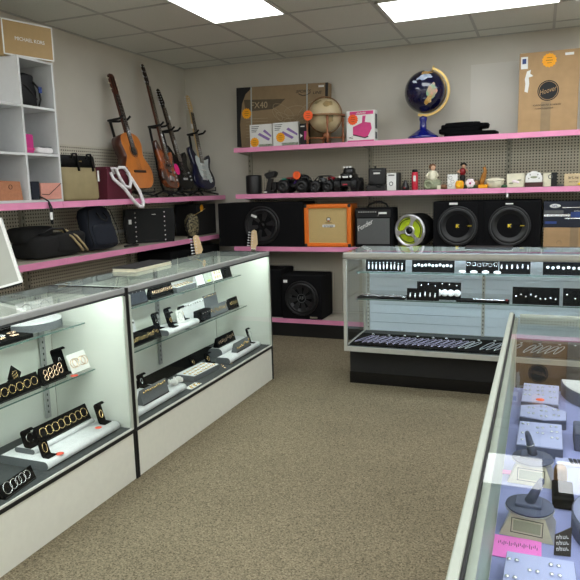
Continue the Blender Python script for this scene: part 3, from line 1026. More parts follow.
# girl figurine with green bicycle-like base
t = thing('figurine', 'porcelain child figurine in white seated on a sage green base, right of the red bottle', 'figurine', (-.89, 5.74, T0))
b = B('sage').soft((0, 0, .045), (.15, .08, .09), .6, .012, sd=4)
b.torus(.03, .009, M=TR(-.03, -.045, .04) @ RX(90), n=18)
b.build('base', t)
B('ivory').lathe([(.036, .075), (.042, .10), (.034, .13), (.03, .155), (.012, .165)], seg=14).build('dress', t)
b = B('ivory'); b.tube([(-.028, 0, .15), (-.05, -.02, .12), (-.035, -.035, .105)], .009); b.tube([(.028, 0, .15), (.05, -.02, .12), (.035, -.035, .105)], .009); b.build('arm', t)
B('skin').ell((.004, -.003, .188), (.022, .022, .026)).build('head', t)
B('hair').ell((-.002, .006, .198), (.032, .026, .027)).build('hair', t)
t = thing('figurine', 'small brown nut shaped ornament beside the white decorated card', 'ornament', (-.79, 5.71, T0))
B('hair').soft((0, 0, .022), (.06, .05, .044), .8, .006, sd=2).build('body', t)
B('ivory').box(-.05, -.02, -.035, -.032, 0, .035).build('tag', t)
t = thing('picture_card', 'upright white decorated card beside the orange clock', 'card', (-.718, 5.74, T0))
B('white_card').box(-.043, .043, 0, .02, 0, .125, .003).build('card', t)
b = B('grille_grey')
for k in range(3):
    b.torus(.013, .0015, M=TR(-.018 + .018 * (k % 2), -.001, .03 + .033 * k) @ FRONT, n=14, seg=4, sx=1.2)
b.build('picture', t)
t = thing('trinket', 'small bright orange round ornament in front of the dark haired figurine', 'ornament', (-.652, 5.70, T0))
B('orange_sticker').lathe([(.03, 0), (.036, .02), (.036, .05), (.028, .066), (.001, .07)]).build('body', t)
B('yellow').torus(.02, .004, M=TR(0, -.035, .038) @ RX(90), n=18).build('rim', t)
t = thing('figurine', 'dark haired dancer figurine in a red top standing behind the orange ornament', 'figurine', (-.638, 5.79, T0))
B('black').lathe([(.036, 0), (.036, .012), (.012, .02), (.018, .06), (.026, .10), (.018, .12)]).build('skirt', t, 'black skirt and base')
B('dark_red').lathe([(.02, .118), (.028, .14), (.024, .165), (.01, .178)]).build('top', t, 'red top')
b = B('skin').tube([(-.024, 0, .165), (-.042, -.018, .145), (-.02, -.032, .14)], .006); b.tube([(.024, 0, .165), (.042, -.018, .15), (.03, -.03, .17)], .006); b.build('arm', t)
B('skin').ell((.008, -.004, .196), (.018, .018, .021)).build('head', t)
B('black').ell((.005, .004, .206), (.028, .024, .019)).build('hair', t)
t = thing('flower_ornament', 'pale pink porcelain flower with green leaves, left of the horse figurine', 'flower ornament', (-.565, 5.73, T0))
b = B('petal')
for k in range(6):
    a = k * math.pi / 3
    b.ell((.022 * math.cos(a), -.02, .045 + .022 * math.sin(a)), (.019, .008, .019), seg=10, rn=6)
b.build('petals', t)
B('magenta').ell((0, -.029, .045), (.009, .006, .009), seg=8, rn=6).build('centre', t)
b = B('leaf')
for a in (-150, -30, 200, -60): b.ell((.038 * math.cos(R(a)), -.005, .03 + .02 * math.sin(R(a))), (.022, .006, .012), seg=8, rn=6)
b.lathe([(.02, 0), (.02, .012), (.006, .03)], seg=10); b.build('leaf', t)
t = thing('figurine', 'tall amber wooden seahorse shaped figurine beside the white oval dish', 'figurine', (-.458, 5.74, T0))
b = B('amber_wood').tube([(-.01, 0, .03), (-.012, 0, .06), (0, 0, .10), (.012, 0, .14), (.008, 0, .165), (-.008, 0, .175)], [.016, .02, .022, .015, .014, .006], seg=10)
b.tube([(.008, 0, .165), (.014, 0, .195)], [.008, .002]); b.build('body', t)
B('orange_sticker').box(-.04, .035, -.03, .03, 0, .03, .005).build('base', t)
t = thing('figurine', 'low brown ornament behind the pink porcelain flower', 'ornament', (-.525, 5.81, T0))
B('bronze').lathe([(.04, 0), (.045, .02), (.035, .05), (.03, .068), (.001, .07)]).build('body', t)
t = thing('dish', 'white oval lidded dish with scalloped rim right of the seahorse figurine', 'dish', (-.363, 5.75, T0))
b = B('ivory').lathe([(.045, 0), (.062, .02), (.07, .045), (.072, .055)], M=Matrix.Diagonal((1, .65, 1, 1)), seg=26); b.build('bowl', t)
b = B('ivory').rings([[((.074 + .004 * math.sin(6 * a)) * math.cos(a) * s_, (.05 + .003 * math.sin(6 * a)) * math.sin(a) * s_, z) for a in [2 * math.pi * k / 36 for k in range(36)]] for s_, z in ((1, .056), (1.02, .066), (.8, .078), (.3, .086))])
b.build('lid', t)
t = thing('trinket', 'tiny green porcelain leaf ornament in front of the floral plaque', 'ornament', (-.287, 5.70, T0))
B('leaf').soft((0, 0, .012), (.05, .03, .024), .8, .003).build('body', t)
t = thing('plaque', 'cream floral ceramic plaque, square, left of the rounded white box', 'plaque', (-.20, 5.76, T0))
B('ivory').box(-.07, .07, 0, .03, 0, .115, .004).build('plaque', t)
b = B('petal').ell((-.01, -.001, .05), (.02, .003, .013)).ell((.018, -.001, .042), (.014, .003, .01)); b.build('flower', t, 'pink painted flower')
b = B('sage').ell((-.035, -.001, .035), (.018, .003, .007)).ell((.03, -.001, .06), (.016, .003, .005)); b.build('leaf', t)
t = thing('trinket_box', 'white box with arched top and painted figure on a dark wooden stand', 'trinket box', (-.055, 5.75, T0))
B('dark_wood').box(-.07, .07, -.02, .045, 0, .038, .004).build('stand', t)
b = B('white_card').prism([(-.064, .039), (.064, .039), (.066, .08), (.05, .115), (.03, .12), (.015, .132), (-.015, .132), (-.03, .12), (-.05, .115), (-.066, .08)], -.035, .01, M=FRONT)
b.build('box_body', t)
b = B('sage').ell((0, -.0105, .08), (.028, .002, .009)); b.use('dark_print')
for x, z in ((-.04, .07), (.04, .07), (-.03, .10), (.03, .10)): b.ell((x, -.0105, z), (.004, .002, .005))
b.build('picture', t)
t = thing('framed_picture', 'small frame half white and half black on the second shelf', 'picture frame', (.068, 5.76, T0))
B('ivory').box(-.05, .01, 0, .02, 0, .112, .002).build('frame', t, 'cream half')
B('black').box(.0105, .056, 0, .02, 0, .114, .002).build('frame', t, 'black half')
B('grille_grey').torus(.016, .003, M=TR(.005, -.002, .08) @ FRONT, n=18).build('picture', t)
t = thing('trinket', 'tiny flat grey dish between the small frame and the wooden sign', 'ornament', (.15, 5.73, T0))
B('grille_grey').lathe([(.02, 0), (.028, .01), (.02, .014), (.001, .012)]).build('body', t)
t = thing('wooden_sign', 'small pale wooden block sign with carved lettering at the right end of the second shelf', 'sign', (.24, 5.75, T0))
B('wood_sign').box(-.062, .08, 0, .035, 0, .10, .003).build('block', t)
marks(5, .022, 'dark_wood', t, TR(.01, -.001, .068) @ FRONT)
marks(9, .012, 'dark_wood', t, TR(.01, -.001, .035) @ FRONT)
B('yellow').ell((.055, -.002, .015), (.015, .003, .01)).build('flower', t)
t = thing('price_tag', 'little white hanging tag under the pink rail above the right subwoofer', 'price tag', (-.255, 5.603, Z2 - .078))
B('white_card').box(-.008, .008, 0, .0015, 0, .032, .0005).cyl((0, .001, .030), (0, .001, .04), .001, seg=5).build('tag', t)
tag(t.children[0], 'white paper slip')

# ================================================================== third shelf
T0 = Z3 + .0015


def woofer(t, M, r, logo=None, ribs=6, gloss='cone', ring='black_plastic', star_=True):
    b = B(ring).lathe([(r * .86, -.004), (r * .9, .008), (r * .98, .012), (r, .006), (r, -.004)], M=M, seg=40, cap=False)
    o = b.build('speaker_ring', t)
    b = B(gloss).lathe([(r * .875, .007), (r * .80, .016), (r * .73, .006), (r * .28, -.03), (r * .22, -.03)], M=M, seg=40, cap=False)
    b.build('cone', o)
    b = B('black_gloss').lathe([(r * .25, -.03), (r * .22, -.012), (r * .1, -.004), (.001, -.002)], M=M, seg=28, cap=False)
    b.build('dust_cap', o)
    if ribs:
        b = B('rubber')
        for k in range(ribs):
            a = 360 * k / ribs + 12
            b.prism([(r * .25, -.012), (r * .72, -.03), (r * .72, .03), (r * .25, .012)], -.001, .004, M=M @ RZ(a) @ TR(0, 0, -.004) @ RY(-5))
        b.build('cone_rib', o)
    return o


t = thing('subwoofer', 'large black carpeted subwoofer box with one woofer, left of the orange amplifier', 'subwoofer', (-2.965, 5.62, T0))
B('black_carpet').box(0, .895, 0, .36, 0, .422, .006).build('cabinet', t)
o = woofer(t, TR(.475, -.0045, .205) @ FRONT, .185, ribs=6)
B('white_card').box(-.03, .03, -.001, 0, -.011, .011).build('label', t, M=TR(.40, -.022, .295) @ RY(20))
t = thing('amplifier', 'bright orange guitar amplifier with tan woven grille', 'amplifier', (-2.065, 5.625, T0))
W_, H_ = .458, .396
b = B('orange_tolex')
b.box(0, W_, 0, .24, 0, .038, .01); b.box(0, W_, 0, .24, H_ - .038, H_, .01)
b.box(0, .042, .001, .239, .02, H_ - .02, .01); b.box(W_ - .042, W_, .001, .239, .02, H_ - .02, .01)
b.box(.03, W_ - .03, .20, .238, .03, H_ - .03)
b.build('cabinet', t)
B('cane').box(.0425, W_ - .0425, .018, .03, .0385, H_ - .0385).build('grille', t, 'tan woven grille cloth')
b = B('brass')
for a_, b_, c_, d_ in ((.042, W_ - .042, .038, .041), (.042, W_ - .042, H_ - .041, H_ - .038)): b.box(a_, b_, .013, .0179, c_, d_)
b.build('piping', t)
b = B('white_card').prism([(-.058, -.012), (.058, -.012), (.064, 0), (.058, .012), (-.058, .012), (-.064, 0)], 0, .003, M=TR(W_ / 2 + .01, .0178, .195) @ FRONT)
bo = b.build('badge', t)
text('orange', .03, 'dark_print', bo, TR(W_ / 2 + .01, .0142, .196) @ FRONT, sx=1.1)
b = B('dark_print').torus(.018, .003, M=TR(W_ / 2 + .01, .0165, .255) @ FRONT, n=20, seg=5)
b.box(W_ / 2 - .022, W_ / 2 + .042, .015, .0175, .222, .226); b.use('white_card').ell((W_ / 2 + .01, .017, .255), (.014, .002, .014)); b.use('orange_tolex').ell((W_ / 2 + .01, .0155, .243), (.008, .002, .005))
b.build('crest', t, 'small crest emblem above the badge')
b = B('orange_tolex')
b = B('black_plastic')
for x in (.002, W_ - .032):
    for z in (.0, H_ - .03): b.box(x, x + .03, -.002, .02, z - .001, z + .031, .006)
b.build('corner_guard', t)

t = thing('amplifier', 'black combo guitar amplifier with grey grille, silver script and top handle', 'amplifier', (-1.568, 5.625, T0))
W_, H_ = .350, .355
B('black_carpet').box(0, W_, 0, .22, 0, H_, .008).build('cabinet', t)
b = B('grille_grey').box(.022, W_ - .03, -.006, 0, .03, .262, .002); b.build('grille', t, 'grey grille cloth')
B('black').box(.012, W_ - .02, -.003, 0, .27, .34, .002).build('control_panel', t)
text('Fender', .062, 'white_card', t, TR(.092, -.0072, .198) @ FRONT @ RZ(28), shear=.35, sx=.9)
B('white_card').box(W_ - .13, W_ - .055, -.0045, -.003, .300, .318).build('label', t)
b = B('chrome')
for k in range(8): b.cyl((.04 + .022 * k, -.003, .32), (.04 + .022 * k, -.008, .32), .005, seg=8)
b.build('knobs', t)
text('f', .05, 'silver', t, TR(.215, -.004, .296) @ FRONT, shear=.4)
b = B('black_plastic').tube([(.09, .10, H_ - .003), (.11, .10, H_ + .03), (.17, .10, H_ + .052), (.22, .10, H_ + .052), (.27, .10, H_ + .03), (.285, .10, H_ - .003)], .009); b.build('handle', t)
t = thing('subwoofer', 'black bass tube with chrome spoked face and lime green cone', 'subwoofer', M=TR(-1.070, 5.64, T0 + .150) @ RZ(-14) @ RX(90))
# local z points to the viewer (out of face)
b = B('black_carpet').lathe([(.145, 0), (.148, -.02), (.148, -.23), (.135, -.25), (.001, -.25)], seg=36)
b.build('tube_body', t)
b = B('chrome').lathe([(.118, .0), (.125, .012), (.14, .014), (.1475, .002), (.146, -.004)], seg=40, cap=False)
for k in (0, 1, 2):
    Mx = RZ(120 * k + 72)
    b.prism([(.035, -.016), (.085, -.012), (.124, -.034), (.124, .034), (.085, .012), (.035, .016)], .004, .014, M=Mx)
b.lathe([(.03, .004), (.032, .018), (.046, .018), (.048, .004)], seg=28, cap=False)
b.build('chrome_grille', t)
B('black_gloss').lathe([(.034, .004), (.03, .016), (.001, .018)], seg=24).build('hub', t)
B('lime').lathe([(.117, .002), (.10, .001), (.05, .0005), (.001, .0003)], seg=32, cap=False).build('cone', t, 'lime green cone')
B('black_plastic').torus(.105, .004, M=TR(0, 0, .003), n=32, seg=6).build('surround', t)
t = thing('subwoofer', 'wide black box with two round woofers with yellow marks', 'subwoofer', (-.868, 5.625, T0))
W_ = .885
b = B('black_carpet').box(0, W_, 0.02, .37, 0, .402, .012)
b.box(0.005, .375, .002, .03, .004, .398, .008); b.box(.43, W_ - .005, .002, .03, .004, .398, .008)
b.build('cabinet', t)
for cx in (.212, .635):
    o = woofer(t, TR(cx, -.003, .19) @ FRONT, .17, ribs=0)
    b = B('grille_grey').torus(.150, .0022, M=TR(cx, -.0185, .19) @ FRONT, n=44, seg=5); b.build('trim_ring', o)
    b = B('yellow').prism([(-.014, -.014), (-.005, -.014), (-.004, -.004), (.006, -.014), (.014, -.014), (.003, .0), (.016, .014), (.006, .014), (-.002, .006), (-.002, .014), (-.013, .014)], 0, .003, M=TR(cx, -.0022, .19) @ FRONT)
    b.build('logo', o, 'yellow angular emblem')
    b = B('yellow').box(cx + .085, cx + .125, -.006, .002, .188, .192); b.build('mark', o)
B('white_card').box(.60, .66, -.0005, .0015, .368, .378).build('label', t)
B('white_card').box(.14, .21, -.0005, .0015, .372, .390).build('label', t)
t = thing('carton', 'plain brown carton at the right end of the third shelf, under the blue amplifier box', 'box', (.034, 5.63, T0))
B('kraft').box(0, .50, 0, .30, 0, .172, .002).build('box_body', t)
B('kraft_dark').box(.20, .26, -.001, 0, .0, .172).build('tape', t)
B('kraft_dark').torus(.018, .002, M=TR(.12, -.001, .05) @ FRONT, n=16, seg=4).build('picture', t)
t = thing('amplifier_box', 'dark blue and silver printed box stacked on the brown carton', 'box', (.030, 5.632, T0 + .1735))
B('navy').box(0, .52, 0, .26, 0, .212, .002).build('box_body', t)
B('white_card').ell((.085, -.001, .175), (.042, .002, .016)).build('logo', t, 'white oval emblem')
B('blue_print').box(.01, .10, -.001, 0, .03, .05).build('lettering', t, 'blue printed lettering')
text('SPL', .024, 'royal_blue', t, TR(.085, -.0035, .175) @ FRONT, sx=1.3)
B('silver').box(.002, .20, -.001, 0, .090, .108).box(.16, .52, -.001, 0, .07, .078).box(.14, .52, -.001, 0, .158, .164).build('stripe', t, 'silver stripe')
B('blue_print').box(.205, .30, -.002, 0, .08, .125).build('picture', t, 'blue printed picture')
B('grille_grey').box(.002, .15, -.0008, 0, .112, .14).build('picture', t, 'grey printed gradient band')
marks(6, .010, 'white_card', t, TR(.25, -.0025, .133) @ FRONT)

# ================================================================== bottom shelf
T0 = Z4 + .0015
t = thing('subwoofer', 'black subwoofer box with round lettered badge on the bottom shelf, between the cases', 'subwoofer', (-2.30, 5.60, T0))
W_, H_ = .405, .425
B('black_carpet').box(0, W_, 0, .34, 0, H_, .008).build('cabinet', t)
o = woofer(t, TR(.205, -.0045, .205) @ FRONT, .168, ribs=8)
b = B('grille_grey').torus(.04, .003, M=TR(.205, -.006, .205) @ FRONT, n=26, seg=5); b.build('badge_ring', o)
text('AP', .05, 'grille_grey', o, TR(.205, -.006, .205) @ FRONT)
B('white_card').box(.02, .06, -.001, 0, .352, .378).build('label', t)
B('silver').box(.285, .36, -.001, 0, .012, .03).build('label', t, 'silver label')
t = thing('subwoofer', 'plain black carpeted box behind and left of the badged subwoofer on the bottom shelf', 'subwoofer', (-2.79, 5.64, T0))
B('black_carpet').box(0, .475, 0, .34, 0, .47, .006).build('cabinet', t)
B('black_plastic').tube([(.40, .1, .471), (.41, .1, .49), (.46, .1, .49), (.47, .1, .471)], .006).build('handle', t)
t = thing('speaker_cabinet', 'tall black speaker cabinet in the dark corner under the left shelf', 'speaker', M=TR(-3.10, 4.93, T0) @ RZ(90))
B('black_carpet').box(0, .95, 0, .36, 0, .70, .008).build('cabinet', t)
woofer(t, TR(.45, -.0045, .34) @ FRONT, .2, ribs=0)

# ================================================================== left wall
def LW(x, y, z, yaw=0):
    """on the left wall: local x runs along +y, local -y faces the room"""
    return TR(x, y, z) @ RZ(90 + yaw)


T1_ = LZ1 + .0015
T2_ = LZ2 + .0015
# cube storage unit
t = thing('cube_storage', 'white open cube storage unit with stepped top on the upper left shelf', 'shelf unit', M=LW(-3.125, 2.686, T1_))
b = B('cube_white')
p = .016; s_ = .3055
CS, CP = s_, p
for k in range(4): b.box(s_ * k, s_ * k + p, 0, .325, 0, 2 * s_ + (s_ if k > 1 else 0) + p)
for r_ in range(3):
    for k in range(3): b.box(s_ * k + p, s_ * (k + 1), .0, .325, s_ * r_, s_ * r_ + p)
b.box(s_ * 2 + p, s_ * 3, 0, .325, s_ * 3, s_ * 3 + p)
b.build('frame', t)
b = B('cube_white').box(.004, s_ * 3 + .012, .3252, .330, .003, 2 * s_ + .01).box(s_ * 2 + .004, s_ * 3 + .012, .3252, .330, 2 * s_ + .011, 3 * s_ + .013)
b.build('back_panel', t)
y3 = 2.686 + s_ * 2 + p       # right column, left inner side
y2 = 2.686 + s_ + p
# box on top
t = thing('shoe_box', 'gold tan box with white edges and lettering on top of the white cube unit', 'box', M=TR(-3.185, 3.255, T1_ + 3 * CS + CP + .001) @ RZ(74))
B('kors_tan').box(0, .352, 0, .26, 0, .218, .001).build('box_body', t)
b = B('white_card')
b.box(-.002, .354, -.002, .001, .0, .008).box(-.002, .354, -.002, .001, .211, .220).box(-.002, .006, -.002, .001, 0, .220).box(.346, .354, -.002, .001, 0, .220)
b.box(-.0015, .3535, 0, .262, .2182, .2205)
b.build('white_edge', t, 'white edging')
text('MICHAEL KORS', .032, 'white_card', t, TR(.185, -.0015, .108) @ FRONT, sx=.95)
t = thing('handbag', 'black slouchy handbag with a blue tag in the top cube of the white unit', 'handbag', M=LW(-3.17, y3 + .145, T1_ + 2 * s_ + p + .001))
b = B('dark_leather').soft((-.025, .09, .11), (.235, .13, .22), .3, .014, sd=11, taper=.2)
b.build('bag_body', t)
B('black').tube([(.04, .03, .17), (.075, .015, .13), (.09, .02, .06), (.07, .02, .015)], .007).build('strap', t)
B('black').tube([(-.11, .05, .18), (-.02, .025, .13), (.07, .03, .06)], .004).build('seam', t)
B('blue_print').box(.06, .09, .002, .004, .10, .14).build('tag', t, 'blue tag')
t = thing('wallet', 'magenta purse standing in the middle cube of the white unit', 'wallet', M=LW(-3.16, y3 + .06, T1_ + s_ + p + .001))
B('magenta').box(-.055, .045, 0, .03, 0, .125, .008).build('wallet_body', t)
B('box_pink').box(-.056, .046, -.002, .012, .02, .035, .002).build('flap', t)
t = thing('wallet', 'crumpled white patterned pouch beside the magenta purse', 'pouch', M=LW(-3.14, y3 + .19, T1_ + s_ + p + .001))
B('tissue').soft((0, .03, .022), (.165, .07, .042), .5, .008, sd=6).build('pouch_body', t)
B('grille_grey').soft((.03, .03, .046), (.09, .04, .012), .5, .004, sd=7).build('print', t)
t = thing('wallet', 'tan leather wallet in the lower left cube of the white unit', 'wallet', M=LW(-3.14, y2 + .15, T1_ + p + .001))
B('tan_leather').prism([(-.12, 0), (.10, 0), (.085, .12), (-.10, .125)], 0, -.04, M=FRONT).build('wallet_body', t)
B('mahogany').torus(.014, .002, M=TR(.0, -.001, .085) @ FRONT, n=16, seg=5).build('clasp', t)
t = thing('wallet', 'dark navy wallet with a wrist strap hanging over the shelf edge', 'wallet', M=LW(-3.115, y3 + .035, T1_ + p + .001))
B('navy_bag').box(-.026, .042, .003, .025, 0, .12, .004).build('wallet_body', t)
b = B('black').tube([(.03, .0, .02), (.045, -.02, .008), (.06, -.045, -.012), (.066, -.062, -.05), (.07, -.063, -.12), (.058, -.063, -.165), (.048, -.063, -.14), (.055, -.063, -.07), (.05, -.052, -.02)], .005)
b.build('wrist_strap', t)
B('white_card').box(.035, .062, -.071, -.069, -.135, -.085).build('tag', t, 'white paper tag')
t = thing('wallet', 'pale pink envelope wallet in the lower right cube of the white unit', 'wallet', M=LW(-3.115, y3 + .185, T1_ + p + .001))
B('pink_leather').box(-.10, .095, 0, .028, 0, .11, .004).build('wallet_body', t)
B('dark_leather').tube([(-.095, -.001, .035), (-.03, -.001, .03), (.08, -.001, .098), (.095, -.001, .108)], .0025, seg=5).build('flap_edge', t, 'dark piping of the flap')

# tote and handbag on the upper shelf
t = thing('tote_bag', 'tall olive canvas tote with a dark leather band, beside the white cube unit', 'tote bag', M=LW(-3.155, 3.868, T1_))
b = B('olive_canvas')
rings = []
for z, hw, hd in ((0, .185, .06), (.02, .195, .065), (.12, .20, .06), (.24, .195, .05)):
    ring = []
    for k in range(40):
        a = 2 * math.pi * k / 40
        x = hw * math.copysign(abs(math.cos(a)) ** .3, math.cos(a)); y = hd * math.copysign(abs(math.sin(a)) ** .4, math.sin(a))
        ring.append((x, y + .06 + .012 * noise.noise(Vector((x * 9, y * 9, z * 14))) * (1 if z > 0 else 0), z))
    rings.append(ring)
b.rings(rings, cap=True); b.build('bag_body', t)
rings = []
for z, hw, hd in ((.241, .196, .052), (.31, .193, .045), (.328, .19, .04)):
    rings.append([(hw * math.copysign(abs(math.cos(a)) ** .3, math.cos(a)), .06 + hd * math.copysign(abs(math.sin(a)) ** .4, math.sin(a)), z) for a in [2 * math.pi * k / 40 for k in range(40)]])
B('dark_leather').rings(rings).build('leather_band', t, 'dark navy leather top band')
for x in (-.07, .09):
    B('dark_leather').tube([(x - .03, .003, .30), (x - .02, -.004, .335), (x + .02, -.004, .338), (x + .035, .002, .30), (x + .045, .0, .215)], [.007, .008, .008, .008, .009]).build('handle', t)
B('white_card').box(.165, .185, -.012, -.010, .14, .22).build('tag', t, 'white paper tag')
marks(6, .009, 'brass', t, TR(.0, .006, .285) @ FRONT)
t = thing('handbag', 'burgundy handbag with handles wrapped in white tissue hanging over the shelf edge', 'handbag', M=LW(-3.155, 4.315, T1_))
b = B('burgundy').prism([(-.165, 0), (.165, 0), (.145, .235), (-.145, .235)], .0, -.13, M=FRONT)
b.prism([(-.145, .235), (.145, .235), (.14, .255), (-.14, .255)], -.01, -.12, M=FRONT)
b.build('bag_body', t)
b = B('dark_red').box(-.1, .1, -.0015, 0, .19, .192); b.build('seam', t)
marks(5, .009, 'brass', t, TR(-.02, -.001, .165) @ FRONT)
b = B('tissue').tube([(-.07, -.005, .20), (-.10, -.012, .245), (-.06, -.02, .24), (-.03, -.03, .17), (.01, -.045, .10), (.06, -.055, .09), (.10, -.04, .14), (.11, -.02, .20), (.06, -.012, .25), (.0, -.008, .25), (-.02, -.004, .235)], [.012, .014, .014, .013, .014, .014, .014, .013, .014, .013, .01], seg=9)
b.build('handle', t, 'handle wrapped in white tissue')
b = B('tissue').tube([(-.11, -.004, .21), (-.10, -.02, .16), (-.05, -.085, .08), (.02, -.115, -.02), (.08, -.115, -.06), (.13, -.118, -.07), (.15, -.115, -.03), (.14, -.09, .06), (.12, -.03, .17), (.10, -.006, .21)], [.011, .013, .014, .014, .015, .015, .015, .014, .013, .011], seg=9)
b.build('handle', t, 'longer handle wrapped in white tissue')

# lower shelf
t = thing('duffel_bag', 'dark duffel bag with two tan stripes lying on the lower left shelf', 'bag', M=LW(-3.15, 3.60, T2_))
b = B('duffel').soft((-.01, .13, .085), (.50, .26, .17), .45, .022, sd=21)
b.soft((-.14, .15, .165), (.30, .2, .12), .5, .02, sd=23)
b.soft((.10, .05, .10), (.34, .12, .15), .5, .015, sd=25)
b.build('bag_body', t)
b = B('stripe_tan')
for dx in (0, .05):
    b.tube([(.0 + dx, .10, .205), (.03 + dx, .05, .195), (.09 + dx, -.012, .14), (.15 + dx, -.025, .07), (.19 + dx, -.02, .03)], .008, seg=6)
b.build('stripe', t, 'tan stripes')
B('black').tube([(-.18, .04, .17), (-.1, .0, .21), (.02, .0, .20), (.08, .03, .16)], .009).build('handle', t)
t = thing('backpack', 'navy backpack reclining on the lower left shelf beside the striped duffel', 'backpack', M=LW(-3.10, 4.05, T2_ + .032) @ RX(-14))
b = B('navy_bag').soft((0, .06, .165), (.36, .12, .34), .4, .012, sd=31, taper=.15)
b.build('bag_body', t)
b = B('navy_bag').soft((.0, .012, .10), (.27, .05, .17), .4, .008, sd=33); b.build('front_pocket', t)
b = B('dark_leather').tube([(-.16, .0, .02), (-.172, .0, .15), (-.13, -.005, .29), (0, -.01, .32), (.13, -.005, .29), (.17, 0, .15), (.16, 0, .02)], .004, seg=6); b.build('piping', t)
b = B('black').tube([(-.04, -.005, .27), (-.04, -.03, .22), (.0, -.04, .195), (.04, -.03, .22), (.04, -.005, .27)], .007); b.build('handle', t)
t = thing('strap', 'black strap end curled on the lower left shelf between the backpack and the studded handbag', 'strap', M=LW(-3.13, 4.40, T2_))
B('black').tube([(-.07, .03, .008), (-.03, .0, .012), (.03, -.015, .01), (.08, .0, .01), (.075, .035, .012), (.02, .045, .01), (-.04, .05, .008)], .0075).build('strap_loop', t)
t = thing('handbag', 'large black handbag with two columns of silver studs on the lower left shelf', 'handbag', M=TR(-3.205, 4.80, T2_) @ RZ(48))
b = B('dark_leather').prism([(-.205, 0), (.205, 0), (.222, .15), (.215, .30), (-.215, .30), (-.222, .15)], .0, -.11, M=FRONT)
b.build('bag_body', t)
B('black').box(-.06, .06, -.0015, 0, .02, .026).build('seam', t)
b = B('silver')
for x in (-.135, .125):
    for k in range(7): b.ell((x, -.001, .02 + .041 * k), (.008, .005, .008), seg=8, rn=6)
b.build('studs', t, 'silver studs')
marks(7, .008, 'silver', t, TR(.03, -.001, .25) @ FRONT)
B('white_card').box(-.195, -.17, -.004, -.002, .17, .21).build('tag', t, 'white paper tag')
B('black').tube([(-.21, .02, .27), (-.235, .0, .20), (-.23, -.01, .10)], .007).build('strap', t)
t = thing('pouch', 'snake patterned pouch hanging strap over the pink rail, right of the studded handbag', 'pouch', M=TR(-3.165, 5.50, T2_) @ RZ(60))
B('snake').soft((.0, .05, .115), (.15, .07, .22), .75, .008, sd=41).build('pouch_body', t)
B('black').tube([(-.05, .03, .18), (-.10, .0, .12), (-.09, -.03, .02)], .008).build('strap', t)
b = B('brass').tube([(.02, .03, .21), (.07, .0, .24), (.12, -.01, .27)], .004); b.build('chain', t)
t = thing('strap', 'broad black strap hanging down over the lower pink rail below the snake patterned pouch', 'strap', M=LW(-3.065, 5.26, T2_))
b = B('black').tube([(0, .04, .010), (.0, -.005, .012), (.0, -.022, -.02), (.01, -.022, -.14)], .011); b.build('strap_loop', t)
t = thing('dark_box', 'dark box with a round orange sticker at the far end of the lower left shelf', 'box', M=LW(-3.20, 5.74, T2_))
B('dark_print').box(-.13, .27, 0, .25, 0, .31, .004).build('box_body', t)
b = B('orange_sticker').prism(star_poly(.036, 10, .95), 0, .0015, M=TR(-.03, -.003, .272) @ FRONT); b.build('price_sticker', t, 'orange price sticker')


# ---------------------------------------------------------------- guitars
def catmull(pts, n=5):
    out = []; m = len(pts)
    for i in range(m):
        p0, p1, p2, p3 = (Vector(pts[(i + k) % m]) for k in (-1, 0, 1, 2))
        for j in range(n):
            t_ = j / n
            out.append(tuple(.5 * ((2 * p1) + (p2 - p0) * t_ + (2 * p0 - 5 * p1 + 4 * p2 - p3) * t_ ** 2 + (3 * p1 - p0 - 3 * p2 + p3) * t_ ** 3)))
    return out


STRAT = [(0, 0), (.08, .005), (.14, .04), (.163, .10), (.15, .16), (.122, .21), (.128, .26), (.15, .31), (.155, .345), (.143, .368), (.12, .36), (.09, .33), (.04, .305),
         (-.035, .31), (-.07, .35), (-.10, .39), (-.13, .42), (-.152, .41), (-.15, .36), (-.135, .30), (-.125, .24), (-.145, .17), (-.163, .10), (-.14, .04), (-.08, .005)]


def strings(t, n, sp, z0, z1, y0, y1):
    b = B('silver')
    for k in range(n):
        x = (k - (n - 1) / 2)
        b.cyl((x * sp * 1.3, y0, z0), (x * sp, y1, z1), .0006, seg=4)
    return b.build('strings', t)


